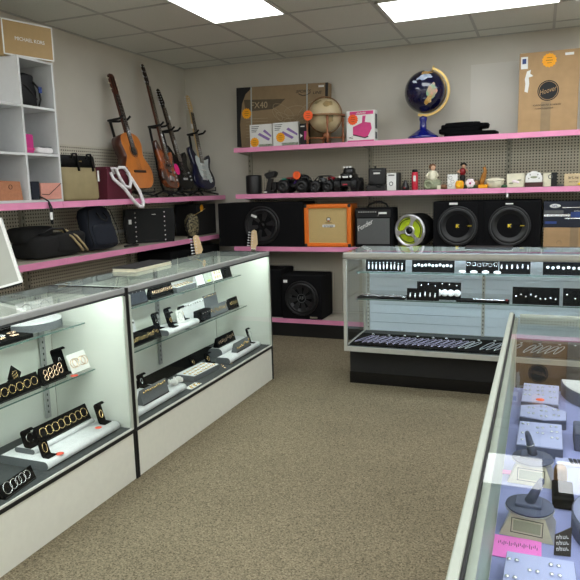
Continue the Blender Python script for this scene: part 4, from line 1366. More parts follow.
def electric(name, label, M, body, guard=None, neck='maple', board='fretboard', head='maple', bass=False, group=None, sc=1.0, sticker=False, single=False):
    t = thing(name, label, 'guitar', M=M, group=group)
    k = 1.0
    L = (.84 if bass else .66) * sc       # from neck joint to nut
    out = catmull([(x * k, z * k) for x, z in STRAT])
    b = B(body).prism(out, 0, -.042, M=FRONT, smooth=True)
    es = [e for e in b.bm.edges if len(e.link_faces) == 2 and e.calc_face_angle(0) > 1.2]
    bmesh.ops.bevel(b.bm, geom=es, offset=.006, segments=2, affect='EDGES', profile=.5)
    b.build('body', t)
    if guard:
        g_ = catmull([(-.02, .31), (.04, .30), (.09, .315), (.115, .32), (.095, .26), (.092, .21), (.115, .14), (.12, .09), (.08, .065), (.05, .10), (-.02, .10), (-.06, .14), (-.075, .21), (-.095, .27), (-.085, .33), (-.05, .33)], 3)
        B(guard).prism(g_, .0005, .003, M=FRONT).build('pickguard', t)
    z0, z1 = .30 * k, (.975 if bass else .80)
    nl = z1
    b = B(neck).prism([(-.027, z0 - .02), (.027, z0 - .02), (.0215, nl), (-.0215, nl)], .002, -.022 + .006, M=FRONT)
    b.build('neck', t, 'guitar neck')
    b = B(board).prism([(-.0272, z0 - .035), (.0272, z0 - .035), (.0214, nl - .002), (-.0214, nl - .002)], .0021, .007, M=FRONT)
    b.use('silver')
    for q in range(20):
        zz = nl - (nl - z0 + .33 - .0) * (1 - 2 ** (-q / 12)) * .95
        if zz > z0 - .03: b.box(-.023, .023, -.0078, -.0069, zz, zz + .0018)
    b.build('fretboard', t, 'fretboard with metal frets')
    nh = 4 if bass else 6
    hl = .20 if bass else .175
    hp = [(-.022, nl), (.022, nl), (.022, nl + .03), (.036, nl + .05), (.030, nl + .09), (.02, nl + hl * .8), (.012, nl + hl), (-.012, nl + hl + .012), (-.034, nl + hl - .005), (-.036, nl + hl - .03), (-.030, nl + .03)]
    hd = B(head).prism(hp, -.001, -.014, M=FRONT).build('headstock', t)
    for q in range(nh):
        b = B('chrome')
        zz = nl + .03 + (hl - .05) * q / (nh - 1)
        b.cyl((-.018, -.001, zz), (-.018, -.009, zz), .0035, seg=8)
        b.cyl((-.034, .007, zz), (-.05, .007, zz), .003, seg=6)
        b.ell((-.057, .007, zz), (.009 if not bass else .014, .003, .007 if not bass else .012), seg=8, rn=6)
        b.build('tuning_peg', hd, 'metal tuning peg')
    for zz in ((.14, .19, .245) if not bass else (.15, .21)):
        B('white_card' if guard else 'black_plastic').box(-.034, .034, -.009 if guard else -.006, -.001, zz * k - .008, zz * k + .008, .002).build('pickup', t)
    b = B('chrome').box(-.035, .035, -.012, -.001, .085, .105, .002)
    if bass: b.box(-.04, .04, -.014, -.001, .06, .10, .002)
    b.build('bridge', t)
    b = B('white_card' if guard else 'chrome')
    for x, z in ((.10, .12), (.085, .155), (.10, .085)): b.cyl((x, -.003, z), (x, -.014, z), .009, seg=12)
    b.build('knob', t)
    strings(t, nh, .0085 if bass else .007, .10, nl, -.013, -.0085)
    return t, nl


def stand(label, M, h=.56, lean=.277, wd=.055, y0=.078, roll=0):
    t = thing('guitar_stand', label, 'guitar stand', M=M)
    yb = y0 + .02; xr = math.tan(R(roll)) * h
    B('black').tube([(0, yb, .05), (0, yb + lean * .12 - .01, .12), (xr, y0 + lean * h, h)], .012).build('pole', t)
    for a in (-1, 1):
        B('black').tube([(0, yb, .06), (.06 * a, .03, .035), (.125 * a, -.05, .011)], .008).build('leg', t)
    B('black').tube([(0, yb, .06), (0, yb + .06, .035), (.0, yb + .13, .011)], .008).build('leg', t)
    b = B('black')
    b.tube([(-.09, -.040, .085), (-.09, -.042, .05), (-.09, .03, .045), (-.06, .065, .048), (0, yb, .05), (.06, .065, .048), (.09, .03, .045), (.09, -.042, .05), (.09, -.040, .085)], .0065)
    b.build('cradle', t)
    y = y0 + lean * h
    b = B('black'); b.M = TR(xr, 0, 0)
    b.tube([(-wd, y - .17, h + .035), (-wd, y - .14, h + .01), (-wd, y - .05, h + .0), (-wd * .7, y - .01, h), (0, y, h), (wd * .7, y - .01, h), (wd, y - .05, h), (wd, y - .14, h + .01), (wd, y - .17, h + .035)], .010)
    b.build('yoke', t)
    return t


GZ = T1_ + .074
LEAN = -15.5
# classical guitar
def GM(x, y, roll=0, z=None, yaw=90, dz=0): return TR(x, y, (z or GZ) + dz) @ RZ(yaw) @ RY(roll) @ RX(LEAN)


t = thing('acoustic_guitar', 'classical acoustic guitar with orange spruce top and brown sides on a stand', 'guitar', M=GM(-3.155, 4.665, 0, dz=.012))
AC = [(0, 0), (.09, .004), (.155, .05), (.183, .12), (.175, .19), (.13, .255), (.117, .29), (.128, .34), (.14, .39), (.12, .45), (.06, .48), (0, .484)]
out = catmull(AC + [(-x, z) for x, z in AC[-2:0:-1]], 4)
B('mahogany').prism(out, -.002, -.098, M=FRONT, smooth=True).build('body', t, 'dark brown sides and back')
b = B('spruce').prism(out, -.0019, .001, M=FRONT)
bo = b.build('soundboard', t, 'orange brown top')
B('black').prism([(.043 * math.cos(a), .043 * math.sin(a) + .325) for a in [2 * math.pi * k / 30 for k in range(30)]], .001, .0014, M=FRONT).build('sound_hole', bo)
B('mahogany').torus(.052, .004, M=TR(0, -.0012, .325) @ FRONT @ Matrix.Diagonal((1, 1, .3, 1)), n=34).build('rosette', bo)
B('rosewood').box(-.085, .085, -.009, -.001, .135, .155, .002).build('bridge', bo)
NT = .484 + .335
B('mahogany').prism([(-.03, .46), (.03, .46), (.026, NT), (-.026, NT)], -.001, -.02, M=FRONT).build('neck', t)
b = B('rosewood').prism([(-.031, .36), (.031, .36), (.026, NT), (-.026, NT)], .0015, .006, M=FRONT)
b.use('silver')
for q in range(1, 16): b.box(-.026, .026, -.0068, -.0058, NT - .62 * (1 - 2 ** (-q / 12)), NT - .62 * (1 - 2 ** (-q / 12)) + .0015)
b.build('fretboard', t)
hd = B('mahogany').prism([(-.027, NT), (.027, NT), (.036, NT + .03), (.036, NT + .165), (.02, NT + .18), (-.02, NT + .18), (-.036, NT + .165), (-.036, NT + .03)], .0, -.018, M=FRONT)
hd.use('black')
for x in (-.016, .016): hd.box(x - .006, x + .006, -.001, .0, NT + .04, NT + .15)
hd = hd.build('headstock', t)
b = B('ivory')
for sx in (-1, 1):
    for k in range(3):
        b.cyl((.036 * sx, .009, NT + .05 + .045 * k), (.05 * sx, .009, NT + .05 + .045 * k), .003, seg=6)
        b.ell((.056 * sx, .009, NT + .05 + .045 * k), (.009, .004, .009), seg=8, rn=6)
b.build('tuning_peg', hd, 'cream tuning pegs')
strings(t, 6, .008, .145, NT, -.0105, -.0085)
stand('black tubular stand holding the classical acoustic guitar', LW(-3.155, 4.665, T1_), h=.66, y0=.125)
electric('bass_guitar', 'brown sunburst electric bass with a long neck, tallest of the guitars', GM(-3.11, 5.06, 9, yaw=97, dz=.012), 'sunburst', neck='mahogany', board='fretboard', head='rosewood', bass=True)
stand('black tubular stand holding the sunburst bass', LW(-3.11, 5.06, T1_, 7), h=.64, roll=9)
t, nl = electric('electric_guitar', 'black electric guitar with a bright pink round sticker, between the bass and the blue guitar', GM(-3.165, 5.405, 0), 'black_gloss', head='black_gloss', neck='rosewood')
b = B('hot_pink').prism([(.042 * math.cos(a), .055 * math.sin(a)) for a in [2 * math.pi * k / 30 for k in range(30)]], .0, .0012, M=TR(-.10, -.0015, .19) @ FRONT)
b.build('price_sticker', t, 'bright pink round sticker')
B('white_card').box(.012, .04, -.012, -.010, .68, .72).build('tag', t)
stand('black tubular stand holding the black electric guitar', LW(-3.165, 5.405, T1_), h=.62, y0=.078)
t, nl = electric('electric_guitar', 'dark blue electric guitar with white pickguard, rightmost on the upper left shelf', GM(-3.145, 5.745, 6, yaw=80), 'deep_blue', guard='pickguard')
B('white_card').box(-.06, -.035, -.006, -.004, .62, .67).build('tag', t)
stand('black tubular stand holding the blue electric guitar', LW(-3.145, 5.745, T1_, -10), h=.62, roll=6)
# guitars standing on the floor behind the far left case
for (x, y, z, rz, ry, lb) in ((-2.60, 4.70, .078, 40, -3, 'electric guitar behind the far left case, its pale headstock below the snake patterned pouch'),
                              (-2.58, 5.33, .078, 25, 8, 'electric guitar behind the far left case, its pale headstock in front of the large subwoofer')):
    electric('electric_guitar', lb, TR(x, y, z) @ RZ(rz) @ RY(ry) @ RX(-9), 'black_gloss')
    stand('black floor stand behind the far left case, under the ' + ('left' if y < 5 else 'right') + ' pale headstock', TR(x, y, .0) @ RZ(rz), h=.60, lean=.158, roll=ry)

# ================================================================== things on top of the left cases
t = thing('display_board', 'pale grey board with white edges leaning on top of the near left case', 'board', M=TR(-2.25, 2.16, .987) @ RZ(14) @ RY(-14))
b = B('board_white').box(-.09, .10, 0, .008, .03, .31)
b.build('panel', t)
b = B('white_card')
b.box(.094, .104, -.003, .011, .02, .32).box(-.095, .094, -.003, .011, .02, .03).box(-.095, .094, -.003, .011, .31, .32)
b.build('frame', t, 'white edging')
B('black').box(-.05, .05, .012, .09, .012, .03).build('foot', t)
t = thing('framed_tablet', 'flat dark panel with cream edges lying on the far left case', 'panel', M=TR(-2.115, 2.99, .9715) @ RZ(92))
B('ivory').box(0, .40, 0, .155, 0, .008, .001).box(0.004, .40, .004, .155, .0095, .02, .001).build('edge', t, 'cream coloured edges')
B('dark_print').box(-.003, .403, -.003, .158, .0205, .026, .001).build('top_sheet', t, 'dark top')
t = thing('tray', 'long thin black tray lying on the glass top of the back case', 'tray', (-.475, 4.50, .9715))
B('black_plastic').box(0, .31, 0, .10, 0, .018, .004).build('tray_body', t)

# ================================================================== jewelry displays
HOOPS = {}


def hoop(R_, r_, m, sx=1.0, n=22):
    k = (R_, r_, m, sx)
    if k not in HOOPS:
        HOOPS[k] = B(m).torus(R_, r_, n=n, seg=6, sx=sx).mesh('hoop')
    return HOOPS[k]


def stud(m, s_=.006):
    k = ('stud', m, s_)
    if k not in HOOPS:
        HOOPS[k] = B(m).ell((0, 0, s_ * .6), (s_, s_, s_ * .6), seg=10, rn=6).mesh('stud')
    return HOOPS[k]


def drop(m, l_=.03):
    k = ('drop', m, l_)
    if k not in HOOPS:
        HOOPS[k] = B(m).ell((0, 0, .004), (.004, .004, .003), seg=8, rn=6).ell((0, -l_ * .55, .004), (.0055, l_ * .42, .003), seg=8, rn=8).mesh('drop')
    return HOOPS[k]


def place(me, M, name, label, cat, group):
    o = bpy.data.objects.new(name, me); COL.objects.link(o); o.matrix_world = M
    return tag(o, label, cat, group)


def slope(M, d, h):
    v = Vector((0, d, h)).normalized(); n = Vector((0, -h, d)).normalized()
    return M @ Matrix(((1, 0, 0, 0), (0, v.y, n.y, d / 2), (0, v.z, n.z, h / 2), (0, 0, 0, 1)))


def ramp(label, M, w_, d, h, m='black_velvet', th=.004):
    t = thing('display_ramp', label, 'jewelry display', M=M)
    b = B(m).prism([(0, .001), (0, .006), (d, h + .004), (d + .004, h + .004), (d + .022, .001)], -w_ / 2, w_ / 2,
                   M=Matrix(((0, 0, 1, 0), (1, 0, 0, 0), (0, 1, 0, 0), (0, 0, 0, 1))))
    b.build('velvet_wedge', t)
    b = B('black').box(-w_ / 2 + .002, w_ / 2 - .002, -.003, -.0002, 0, .006)
    b.build('ledge', t)
    return slope(M @ TR(0, 0, .005), d, h)


def row(S, n, w_, me, name, label, cat, group, v=0, off=.003, jit=4, z=None, tilt=0, dv=0, alt=None):
    for k in range(n):
        if alt and k % 3 == 1: mk = alt
        else: mk = me
        x = (k - (n - 1) / 2) * w_ / max(1, n - 1)
        place(mk, S @ TR(x, v + random.uniform(-dv, dv), off) @ RZ(random.uniform(-jit, jit)) @ RX(tilt), name, label, cat, group)


def riser(label, M, l_, w_, h, top='white_leather', end='grey_velvet', r_=.02):
    """slab with rounded front and back edges; local x along, y depth"""
    t = thing('display_riser', label, 'jewelry display', M=M)
    pr = []
    for k in range(9):
        a = -math.pi / 2 + math.pi * k / 8; pr.append((w_ - h / 2 + h / 2 * math.cos(a), h / 2 + h / 2 * math.sin(a)))
    for k in range(9):
        a = math.pi / 2 + math.pi * k / 8; pr.append((h / 2 + h / 2 * math.cos(a), h / 2 + h / 2 * math.sin(a)))
    mm = Matrix(((0, 0, 1, 0), (1, 0, 0, 0), (0, 1, 0, 0), (0, 0, 0, 1)))
    B(top).prism(pr, -l_ / 2 + .002, l_ / 2 - .002, M=mm, smooth=True).build('padded_slab', t)
    for s_ in (-1, 1):
        B(end).prism(pr, s_ * (l_ / 2 - .0018) if s_ > 0 else -l_ / 2, l_ / 2 if s_ > 0 else -l_ / 2 + .0018, M=mm).build('end_face', t, 'dark grey end face')
    return t


def tstand(label, M, h=.07, w_=.05, m='black_velvet'):
    """curved earring stand: foot, leaning back, rolled top"""
    t = thing('earring_stand', label, 'jewelry display', M=M)
    n = 12; cl = [(-.03, .002), (.0, .002), (.006, .006)]
    cl += [(.006 + (h - .02) * .3 * k / 4, .006 + (h - .02) * k / 4) for k in range(1, 5)]
    x0, z0 = cl[-1]
    for k in range(1, 8):
        a = math.pi * k / 8
        cl.append((x0 - .012 + .012 * math.cos(a), z0 + .012 * math.sin(a)))
    lo = []; hi = []
    for i, (y, z) in enumerate(cl):
        p0 = Vector(cl[max(i - 1, 0)]); p1 = Vector(cl[min(i + 1, len(cl) - 1)]); d_ = (p1 - p0).normalized(); nn = Vector((-d_.y, d_.x)) * .002
        lo.append((y + nn.x, z + nn.y)); hi.append((y - nn.x, z - nn.y))
    B(m).prism(lo + hi[::-1], -w_ / 2, w_ / 2, M=Matrix(((0, 0, 1, 0), (1, 0, 0, 0), (0, 1, 0, 0), (0, 0, 0, 1)))).build('curved_stand', t)
    return M @ TR(0, .006 + (h - .02) * .13, .006 + (h - .02) * .45) @ RX(90 - 16) 


def card(label, M, w_, h, m='black_velvet', lean=-14):
    t = thing('display_card', label, 'jewelry display', M=M)
    o = B(m).box(-w_ / 2, w_ / 2, 0, .003, 0.001, h, M=RX(lean)).build('card', t)
    B(m).prism([(0, 0), (.03, 0), (.0, h * .6)], -.002, .002, M=TR(0, .006, 0.001) @ Matrix(((0, 0, 1, 0), (1, 0, 0, 0), (0, 1, 0, 0), (0, 0, 0, 1)))).build('prop', t)
    return M @ RX(lean) @ TR(0, 0, h / 2) @ RX(90)


def disc(label, M, r_=.018):
    o = B('coral_sticker').lathe([(r_, 0), (r_, .001), (.0005, .001)], seg=20).mesh('disc')
    return place(o, M, 'price_tag', label, 'price tag', 'round coral price tags in the near left case')


ZS1, ZS2, ZD = .567 + .001, .797 + .001, .270 + .001
# ---- near left case, deck
riser('long white padded riser with grey ends on the deck of the near left case', LW(-1.885, 2.205, ZD), .50, .27, .038)
riser('narrow white padded riser stacked on the long riser in the near left case', LW(-1.995, 2.20, ZD + .0385), .40, .11, .024)
S = ramp('long black ramp with eight gold bangles on the deck risers of the near left case', LW(-2.01, 2.225, ZD + .0635), .34, .03, .068)
row(S, 8, .27, hoop(.021, .0016, 'gold'), 'bangle', 'gold bangle on the long black ramp above the white risers, near left case', 'bangle', 'gold bangles on the long black ramp')
S = tstand('black curved stand with a gold hoop at the near end of the lower risers', LW(-2.045, 2.03, ZD + .0635), .075, .055)
place(hoop(.02, .002, 'silver'), S @ TR(.012, 0, .004), 'earring', 'silver hoop on the curved stand at the near end of the stacked riser', 'earring', None)
S = tstand('black curved stand beside a coral tag at the front edge of the long white riser', LW(-1.935, 2.01, ZD + .0395), .085, .05)
place(hoop(.022, .002, 'gold', .55), S @ TR(0, 0, .005), 'bangle', 'oval gold bangle on the curved stand beside the coral tag', 'bangle', None)
S = tstand('black curved stand at the far end of the long white riser', LW(-1.955, 2.415, ZD + .0395), .10, .05)
place(hoop(.018, .0035, 'gold', .6), S @ TR(0, 0, .006), 'bangle', 'thick gold bangle on the curved stand at the far end of the riser', 'bangle', None)
disc('round coral price tag at the near end of the long white riser', LW(-1.90, 2.045, ZD + .0395))
disc('round coral price tag at the far end of the long white riser', LW(-1.935, 2.352, ZD + .0395), .016)
S = ramp('low black ramp with five silver hoops at the front of the near left case deck', LW(-1.875, 1.795, ZD, 8), .19, .02, .05)
for k, (x, r_) in enumerate(((-.066, .023), (-.03, .019), (-.002, .017), (.022, .019), (.052, .017))):
    place(hoop(r_, .0015, 'silver'), S @ TR(x, .004, .004), 'hoop_earring', 'silver hoop on the low black ramp at the front of the near left case', 'earring', 'silver hoops on the low front ramp')
# ---- near left case, lower glass shelf
S = ramp('long black ramp with gold hoops, lower glass shelf of the near left case', LW(-2.05, 1.995, ZS1), .27, .02, .068)
row(S, 6, .21, hoop(.018, .0015, 'gold'), 'hoop_earring', 'gold hoop on the long black ramp, lower glass shelf of the near left case', 'earring', 'gold hoops on the lower shelf ramp')
S = ramp('short black ramp with chunky rose gold rings beside the longer hoop ramp', LW(-2.05, 2.22, ZS1), .15, .02, .075)
for k in range(8):
    place(hoop(.0115, .0028, 'rose_gold'), S @ TR((k % 4 - 1.5) * .032, (k // 4 - .5) * .024 + (k % 4) * .003, .004), 'ring', 'chunky rose gold ring on the short black ramp, near left case', 'ring', 'chunky rings on the short ramp')
S = card('black diamond shaped card with gold bangles behind the long ramp', LW(-2.15, 2.07, ZS1 + .030) @ RY(40), .07, .07)
for k in range(3): place(hoop(.017, .0014, 'gold', .5), S @ RZ(-40) @ TR(-.012 + .012 * k, 0, .004), 'bangle', 'narrow gold bangle on the black diamond card, near left case', 'bangle', 'bangles on the diamond card')
S = tstand('tall black curved stand on the lower glass shelf beside the white hoop card', LW(-2.10, 2.335, ZS1), .125, .075)
place(hoop(.025, .0014, 'silver', .35), S @ TR(.0, 0, .006), 'hoop_earring', 'thin silver hoop on the tall black stand, near left case', 'earring', None)
disc('round coral price tag between the short ramp and the white hoop card', LW(-2.03, 2.325, ZS1), .018)
S = card('white square card with rose gold hoops at the far end of the lower glass shelf', LW(-2.05, 2.405, ZS1), .13, .095, 'white_card', -22)
for k, x in enumerate((-.036, -.02, .022, .04)):
    place(hoop(.022, .0016, 'rose_gold'), S @ TR(x, .0, .003), 'hoop_earring', 'rose gold hoop on the white square card, near left case', 'earring', 'hoops on the white card')
# ---- near left case, upper glass shelf
t = thing('display_pad', 'flat black velvet pad of coiled bracelets, upper glass shelf of the near left case', 'jewelry display', M=LW(-2.065, 2.03, ZS2))
B('black_velvet').box(-.34, .10, 0, .16, 0, .018, .003).build('velvet_pad', t)
for k in range(12):
    place(hoop(.018 + .006 * (k % 2), .003, 'rose_gold' if k % 3 else 'silver', .5, 16), LW(-2.105 - .05 * (k % 2), 1.72 + .034 * k, ZS2 + .022) @ RZ(35 + 30 * (k % 3)), 'bracelet', 'coiled bracelet on the flat black pad, upper glass shelf of the near left case', 'bracelet', 'coiled bracelets on the black pad')
t = thing('display_riser', 'grey edged white crescent riser on the upper glass shelf of the near left case', 'jewelry display', M=LW(-2.085, 2.29, ZS2))
pts = [(.14 * math.cos(a), .13 - .12 * math.sin(a)) for a in [math.pi * k / 20 for k in range(21)]]
B('grey_velvet').prism(pts, 0, .035).build('curved_edge', t, 'grey curved edge')
B('white_leather').prism([(x * .985, y * .985 + .002) for x, y in pts], .0352, .042).build('white_top', t)
t = thing('display_block', 'small black velvet block behind the flat pad in the near left case', 'jewelry display', M=LW(-2.24, 2.16, ZS2))
B('black_velvet').box(-.035, .035, -.0, .03, 0, .05, .008).build('velvet_block', t)
S = card('wide white card with large hoops standing at the back of the upper glass shelf', LW(-2.205, 2.31, ZS2 + .043), .24, .085, 'white_card', -8)
for x in (-.06, .06): place(hoop(.034, .0016, 'silver'), S @ TR(x, 0, .003), 'hoop_earring', 'large silver hoop on the wide white card at the back of the near left case', 'earring', 'large hoops on the wide card')

# ---- far left case, deck
t = thing('display_mat', 'large black mat at the back of the far left case deck', 'mat', M=LW(-2.125, 3.42, ZD))
B('black_velvet').box(-.62, .62, 0, .155, 0, .004).build('mat_sheet', t)
riser('long white padded riser at the near end of the far left case deck', LW(-1.885, 2.84, ZD), .50, .11, .04)
riser('second white padded riser behind the first at the near end of the far left case', LW(-2.005, 2.80, ZD), .38, .10, .05)
S = ramp('grey ramp with gold beads on the near white riser, far left case deck', LW(-1.90, 2.80, ZD + .041), .25, .02, .075, 'grey_velvet')
row(S, 11, .20, stud('gold', .007), 'necklace_bead', 'gold bead strung along the grey ramp, near end of the far left case deck', 'bead', 'gold beads on the grey ramp', v=.022, off=.002, dv=.003)
S = card('small black card with silver hoops at the near end of the far left case deck', LW(-2.07, 2.70, ZD + .051), .11, .06)
row(S, 3, .05, hoop(.012, .0012, 'silver'), 'hoop_earring', 'silver hoop on the small black card, near end of the far left deck', 'earring', 'hoops on the small black card')
S = tstand('black curved stand behind the grey ramp in the far left case', LW(-2.08, 2.94, ZD + .051), .075, .06)
place(hoop(.014, .0016, 'silver', .6), S @ TR(0, 0, .005), 'hoop_earring', 'silver hoop on the black stand behind the grey ramp', 'earring', None)
for k, (y, lb) in enumerate(((3.02, 'crumpled white paper bow at the far end of the near riser, left one'), (3.075, 'crumpled white paper bow at the far end of the near riser, right one'))):
    t = thing('paper_bow', lb, 'bow', M=LW(-1.93, y, ZD + .041))
    b = B('white_card')
    for q in range(5): b.soft((.012 * math.cos(q * 1.26), .01 + .012 * math.sin(q * 1.26), .02 + .008 * (q % 3)), (.04, .012, .03), .7, .004, M=RZ(q * 50), seg=10, rn=6, sd=q)
    b.build('loops', t)
B('lime').ell((0, 0, .008), (.03, .014, .008)).build('tag', None, 'flat lime green price tag beside the paper bows', 'price tag', M=LW(-1.985, 3.13, ZD + .005))
t = thing('jewelry_tray', 'low grey tray with white insert full of gold rings, far left case deck', 'jewelry display', M=LW(-1.915, 3.40, ZD, -3))
B('grey_velvet').box(-.15, .15, .003, .145, 0, .03, .002).build('tray_body', t)
B('white_leather').box(-.142, .142, .008, .137, .0305, .034).build('insert', t, 'white insert')
for k in range(24):
    i, j = k % 8, k // 8
    place(hoop(.008, .002, 'gold' if k % 3 else 'rose_gold', .8, 14), LW(-1.935 - .038 * j, 3.28 + .034 * i, ZD + .037) @ RZ(random.uniform(0, 90)), 'ring', 'gold ring lying in the white insert tray, far left case deck', 'ring', 'gold rings in the white tray')
t = thing('earring_card', 'small flat white card with gold earrings at the front of the far left case deck', 'jewelry display', M=LW(-1.865, 3.17, ZD))
B('white_card').box(-.06, .06, 0, .05, 0, .002).build('card', t)
for k in range(5): place(hoop(.008, .0022, 'gold', 1, 14), LW(-1.875 - .02 * (k % 2), 3.13 + .02 * k, ZD + .005), 'earring', 'gold earring on the flat white card at the front of the far left deck', 'earring', 'gold earrings on the flat card')
for k in range(5): place(hoop(.009, .0022, 'rose_gold', .6, 14), LW(-1.885 - .03 * (k % 3), 3.57 + .035 * k, ZD + .003) @ RZ(40 * k), 'ring', 'loose ring lying on the dark deck between the tray and the far risers', 'ring', 'loose rings on the dark deck')
for k, (y, lb) in enumerate(((3.52, 'round black stand with a gold bracelet behind the ring tray, left one of two'), (3.63, 'round black stand with a gold bracelet beside the far riser, right one of two'))):
    S = tstand(lb, LW(-2.08 + .05 * k, y, ZD + .005), .075, .055)
    place(hoop(.015, .0025, 'gold', .7), S @ TR(0, 0, .006), 'bracelet', 'gold bracelet on the ' + ('left' if k == 0 else 'right') + ' round black stand behind the ring tray', 'bracelet', None)
riser('long white padded riser at the far end of the far left case deck', LW(-1.885, 3.90, ZD), .50, .11, .045)
riser('white padded riser behind the long one at the far end of the far left case', LW(-2.015, 3.99, ZD), .40, .11, .065)
S = ramp('grey velvet ramp with gold pendants on the far front riser', LW(-1.90, 3.90, ZD + .046), .23, .02, .06, 'grey_velvet')
row(S, 10, .19, stud('gold', .008), 'pendant', 'gold pendant on the grey ramp of the far front riser', 'pendant', 'gold pendants on the far grey ramp', dv=.012, off=.002)
S = ramp('black ramp of gold bracelets on the rear riser, far end of the far left case', LW(-2.045, 3.93, ZD + .066), .27, .02, .065)
row(S, 9, .22, hoop(.011, .0014, 'rose_gold', .6), 'bracelet', 'gold link bracelet on the black ramp of the far rear riser', 'bracelet', 'gold bracelets on the far black ramp', jit=40, dv=.008)
S = tstand('narrow black curved stand with thin hoop, far end of the far left deck', LW(-1.93, 4.08, ZD + .046), .11, .03)
place(hoop(.024, .0012, 'silver'), S @ TR(.025, .01, .004), 'hoop_earring', 'thin silver hoop on the black stand at the far end of the deck', 'earring', None)
# ---- far left case, lower glass shelf
S = ramp('black ramp with gold bracelets, near end of the lower shelf, far left case', LW(-2.07, 2.96, ZS1), .36, .02, .075)
row(S, 14, .30, hoop(.010, .0014, 'gold', .7), 'bracelet', 'gold link bracelet on the near black ramp, lower glass shelf of the far left case', 'bracelet', 'gold bracelets on the near black ramp', jit=40, dv=.008)
B('white_card').soft((0, 0, .03), (.03, .05, .06), .7, .008).build('paper_bow', None, 'crumpled white bow at the near end of the lower glass shelf, far left case', 'bow', M=LW(-2.07, 2.73, ZS1))
S = ramp('pearl white ramp behind the near black ramp of the far left case', LW(-2.18, 2.92, ZS1), .28, .02, .11, 'white_leather')
row(S, 12, .24, stud('dark_print', .005), 'necklace_bead', 'dark bead on the pearl white ramp of the far left case', 'bead', 'dark beads on the white ramp', v=.04, off=.001)
riser('white padded riser in the middle of the lower glass shelf, far left case', LW(-2.03, 3.345, ZS1), .37, .15, .035)
for k, (x, y, h_, lb) in enumerate(((-2.13, 3.20, .095, 'black curved stand at the near end of the white shelf riser'), (-2.07, 3.26, .09, 'black curved stand nearest the glass on the white shelf riser'),
                                    (-2.13, 3.34, .10, 'tallest black curved stand on the white shelf riser'), (-2.12, 3.48, .085, 'black curved stand at the far end of the white shelf riser'))):
    S = tstand(lb, LW(x, y, ZS1 + .036), h_, .055)
    place(hoop(.014, .0022, 'gold' if k % 2 else 'silver', .6), S @ TR(.005, 0, .006), 'earring', ('gold' if k % 2 else 'silver') + ' hoop on the ' + lb, 'earring', None)
S = card('clear white card with a large hoop on the white shelf riser, far left case', LW(-2.08, 3.39, ZS1 + .036), .08, .08, 'white_card')
place(hoop(.026, .0014, 'silver'), S @ TR(0, 0, .003), 'hoop_earring', 'large thin hoop on the clear white card of the shelf riser', 'earring', None)
t = thing('display_block', 'black velvet block beside the white shelf riser in the far left case', 'jewelry display', M=LW(-2.035, 3.62, ZS1))
B('black_velvet').box(-.075, .075, 0, .05, 0, .075, .004).build('velvet_block', t)
row(LW(-2.03, 3.62, ZS1 + .06) @ RX(90), 4, .09, stud('silver', .004), 'earring', 'silver stud on the black velvet block beside the shelf riser', 'earring', 'silver studs on the black block', off=.0)
S = ramp('silver grey ramp with pearls behind the black block of the far left case', LW(-2.12, 3.63, ZS1), .30, .02, .12, 'white_leather')
row(S, 9, .25, stud('silver', .006), 'necklace_bead', 'silver bead on the silver grey ramp of the far left case', 'bead', 'silver beads on the grey white ramp', v=.045, off=.001)
S = ramp('low grey ramp with gold bracelets right of the black block, far left case', LW(-2.045, 3.84, ZS1), .26, .02, .07, 'grey_velvet')
row(S, 12, .22, hoop(.009, .0014, 'gold', .7), 'bracelet', 'gold bracelet on the grey ramp, lower glass shelf of the far left case', 'bracelet', 'gold bracelets on the grey shelf ramp', jit=40, dv=.008)
S = ramp('tall grey ramp at the back of the lower glass shelf, far left case', LW(-2.15, 3.93, ZS1), .20, .02, .12, 'grey_velvet')
row(S, 5, .14, stud('gold', .006), 'necklace_bead', 'gold bead at the top of the tall grey ramp, far left case', 'bead', 'gold beads on the tall grey ramp', v=.05, off=.001)
S = ramp('black ramp with gold rings, far end of the lower shelf in the far left case', LW(-2.045, 4.07, ZS1), .15, .02, .075)
row(S, 5, .10, hoop(.009, .0014, 'gold', .7), 'ring', 'gold ring on the black ramp at the far end of the lower glass shelf', 'ring', 'gold rings on the far black ramp', jit=20)
# ---- far left case, upper glass shelf
S = ramp('dark ramp with a pearl row, near end of the upper shelf, far left case', LW(-2.08, 2.84, ZS2), .40, .02, .075, 'navy')
row(S, 9, .30, stud('pearl', .0045), 'earring', 'pearl stud on the dark ramp, near end of the upper glass shelf', 'earring', 'pearl studs on the dark ramp', v=.028, off=.001)
S = ramp('black ramp with chunky gold earrings on the upper glass shelf, far left case', LW(-2.08, 3.20, ZS2), .24, .02, .07)
row(S, 9, .19, hoop(.0095, .0018, 'rose_gold', .8), 'earring', 'chunky gold earring on the black ramp, upper glass shelf of the far left case', 'earring', 'gold earrings on the upper black ramp', jit=30)
t = thing('jewelry_tray', 'white topped tray of gold pieces on the upper glass shelf, far left case', 'jewelry display', M=LW(-2.075, 3.47, ZS2))
B('grey_velvet').box(-.12, .12, 0, .12, 0, .03, .002).build('tray_body', t)
B('white_leather').box(-.115, .115, .005, .115, .0305, .035).build('insert', t, 'white insert')
for k in range(12): place(hoop(.008, .002, 'gold', .8, 14), LW(-2.095 - .035 * (k // 6), 3.38 + .036 * (k % 6), ZS2 + .037), 'ring', 'gold ring in the white topped tray, upper glass shelf of the far left case', 'ring', 'gold rings in the upper tray')
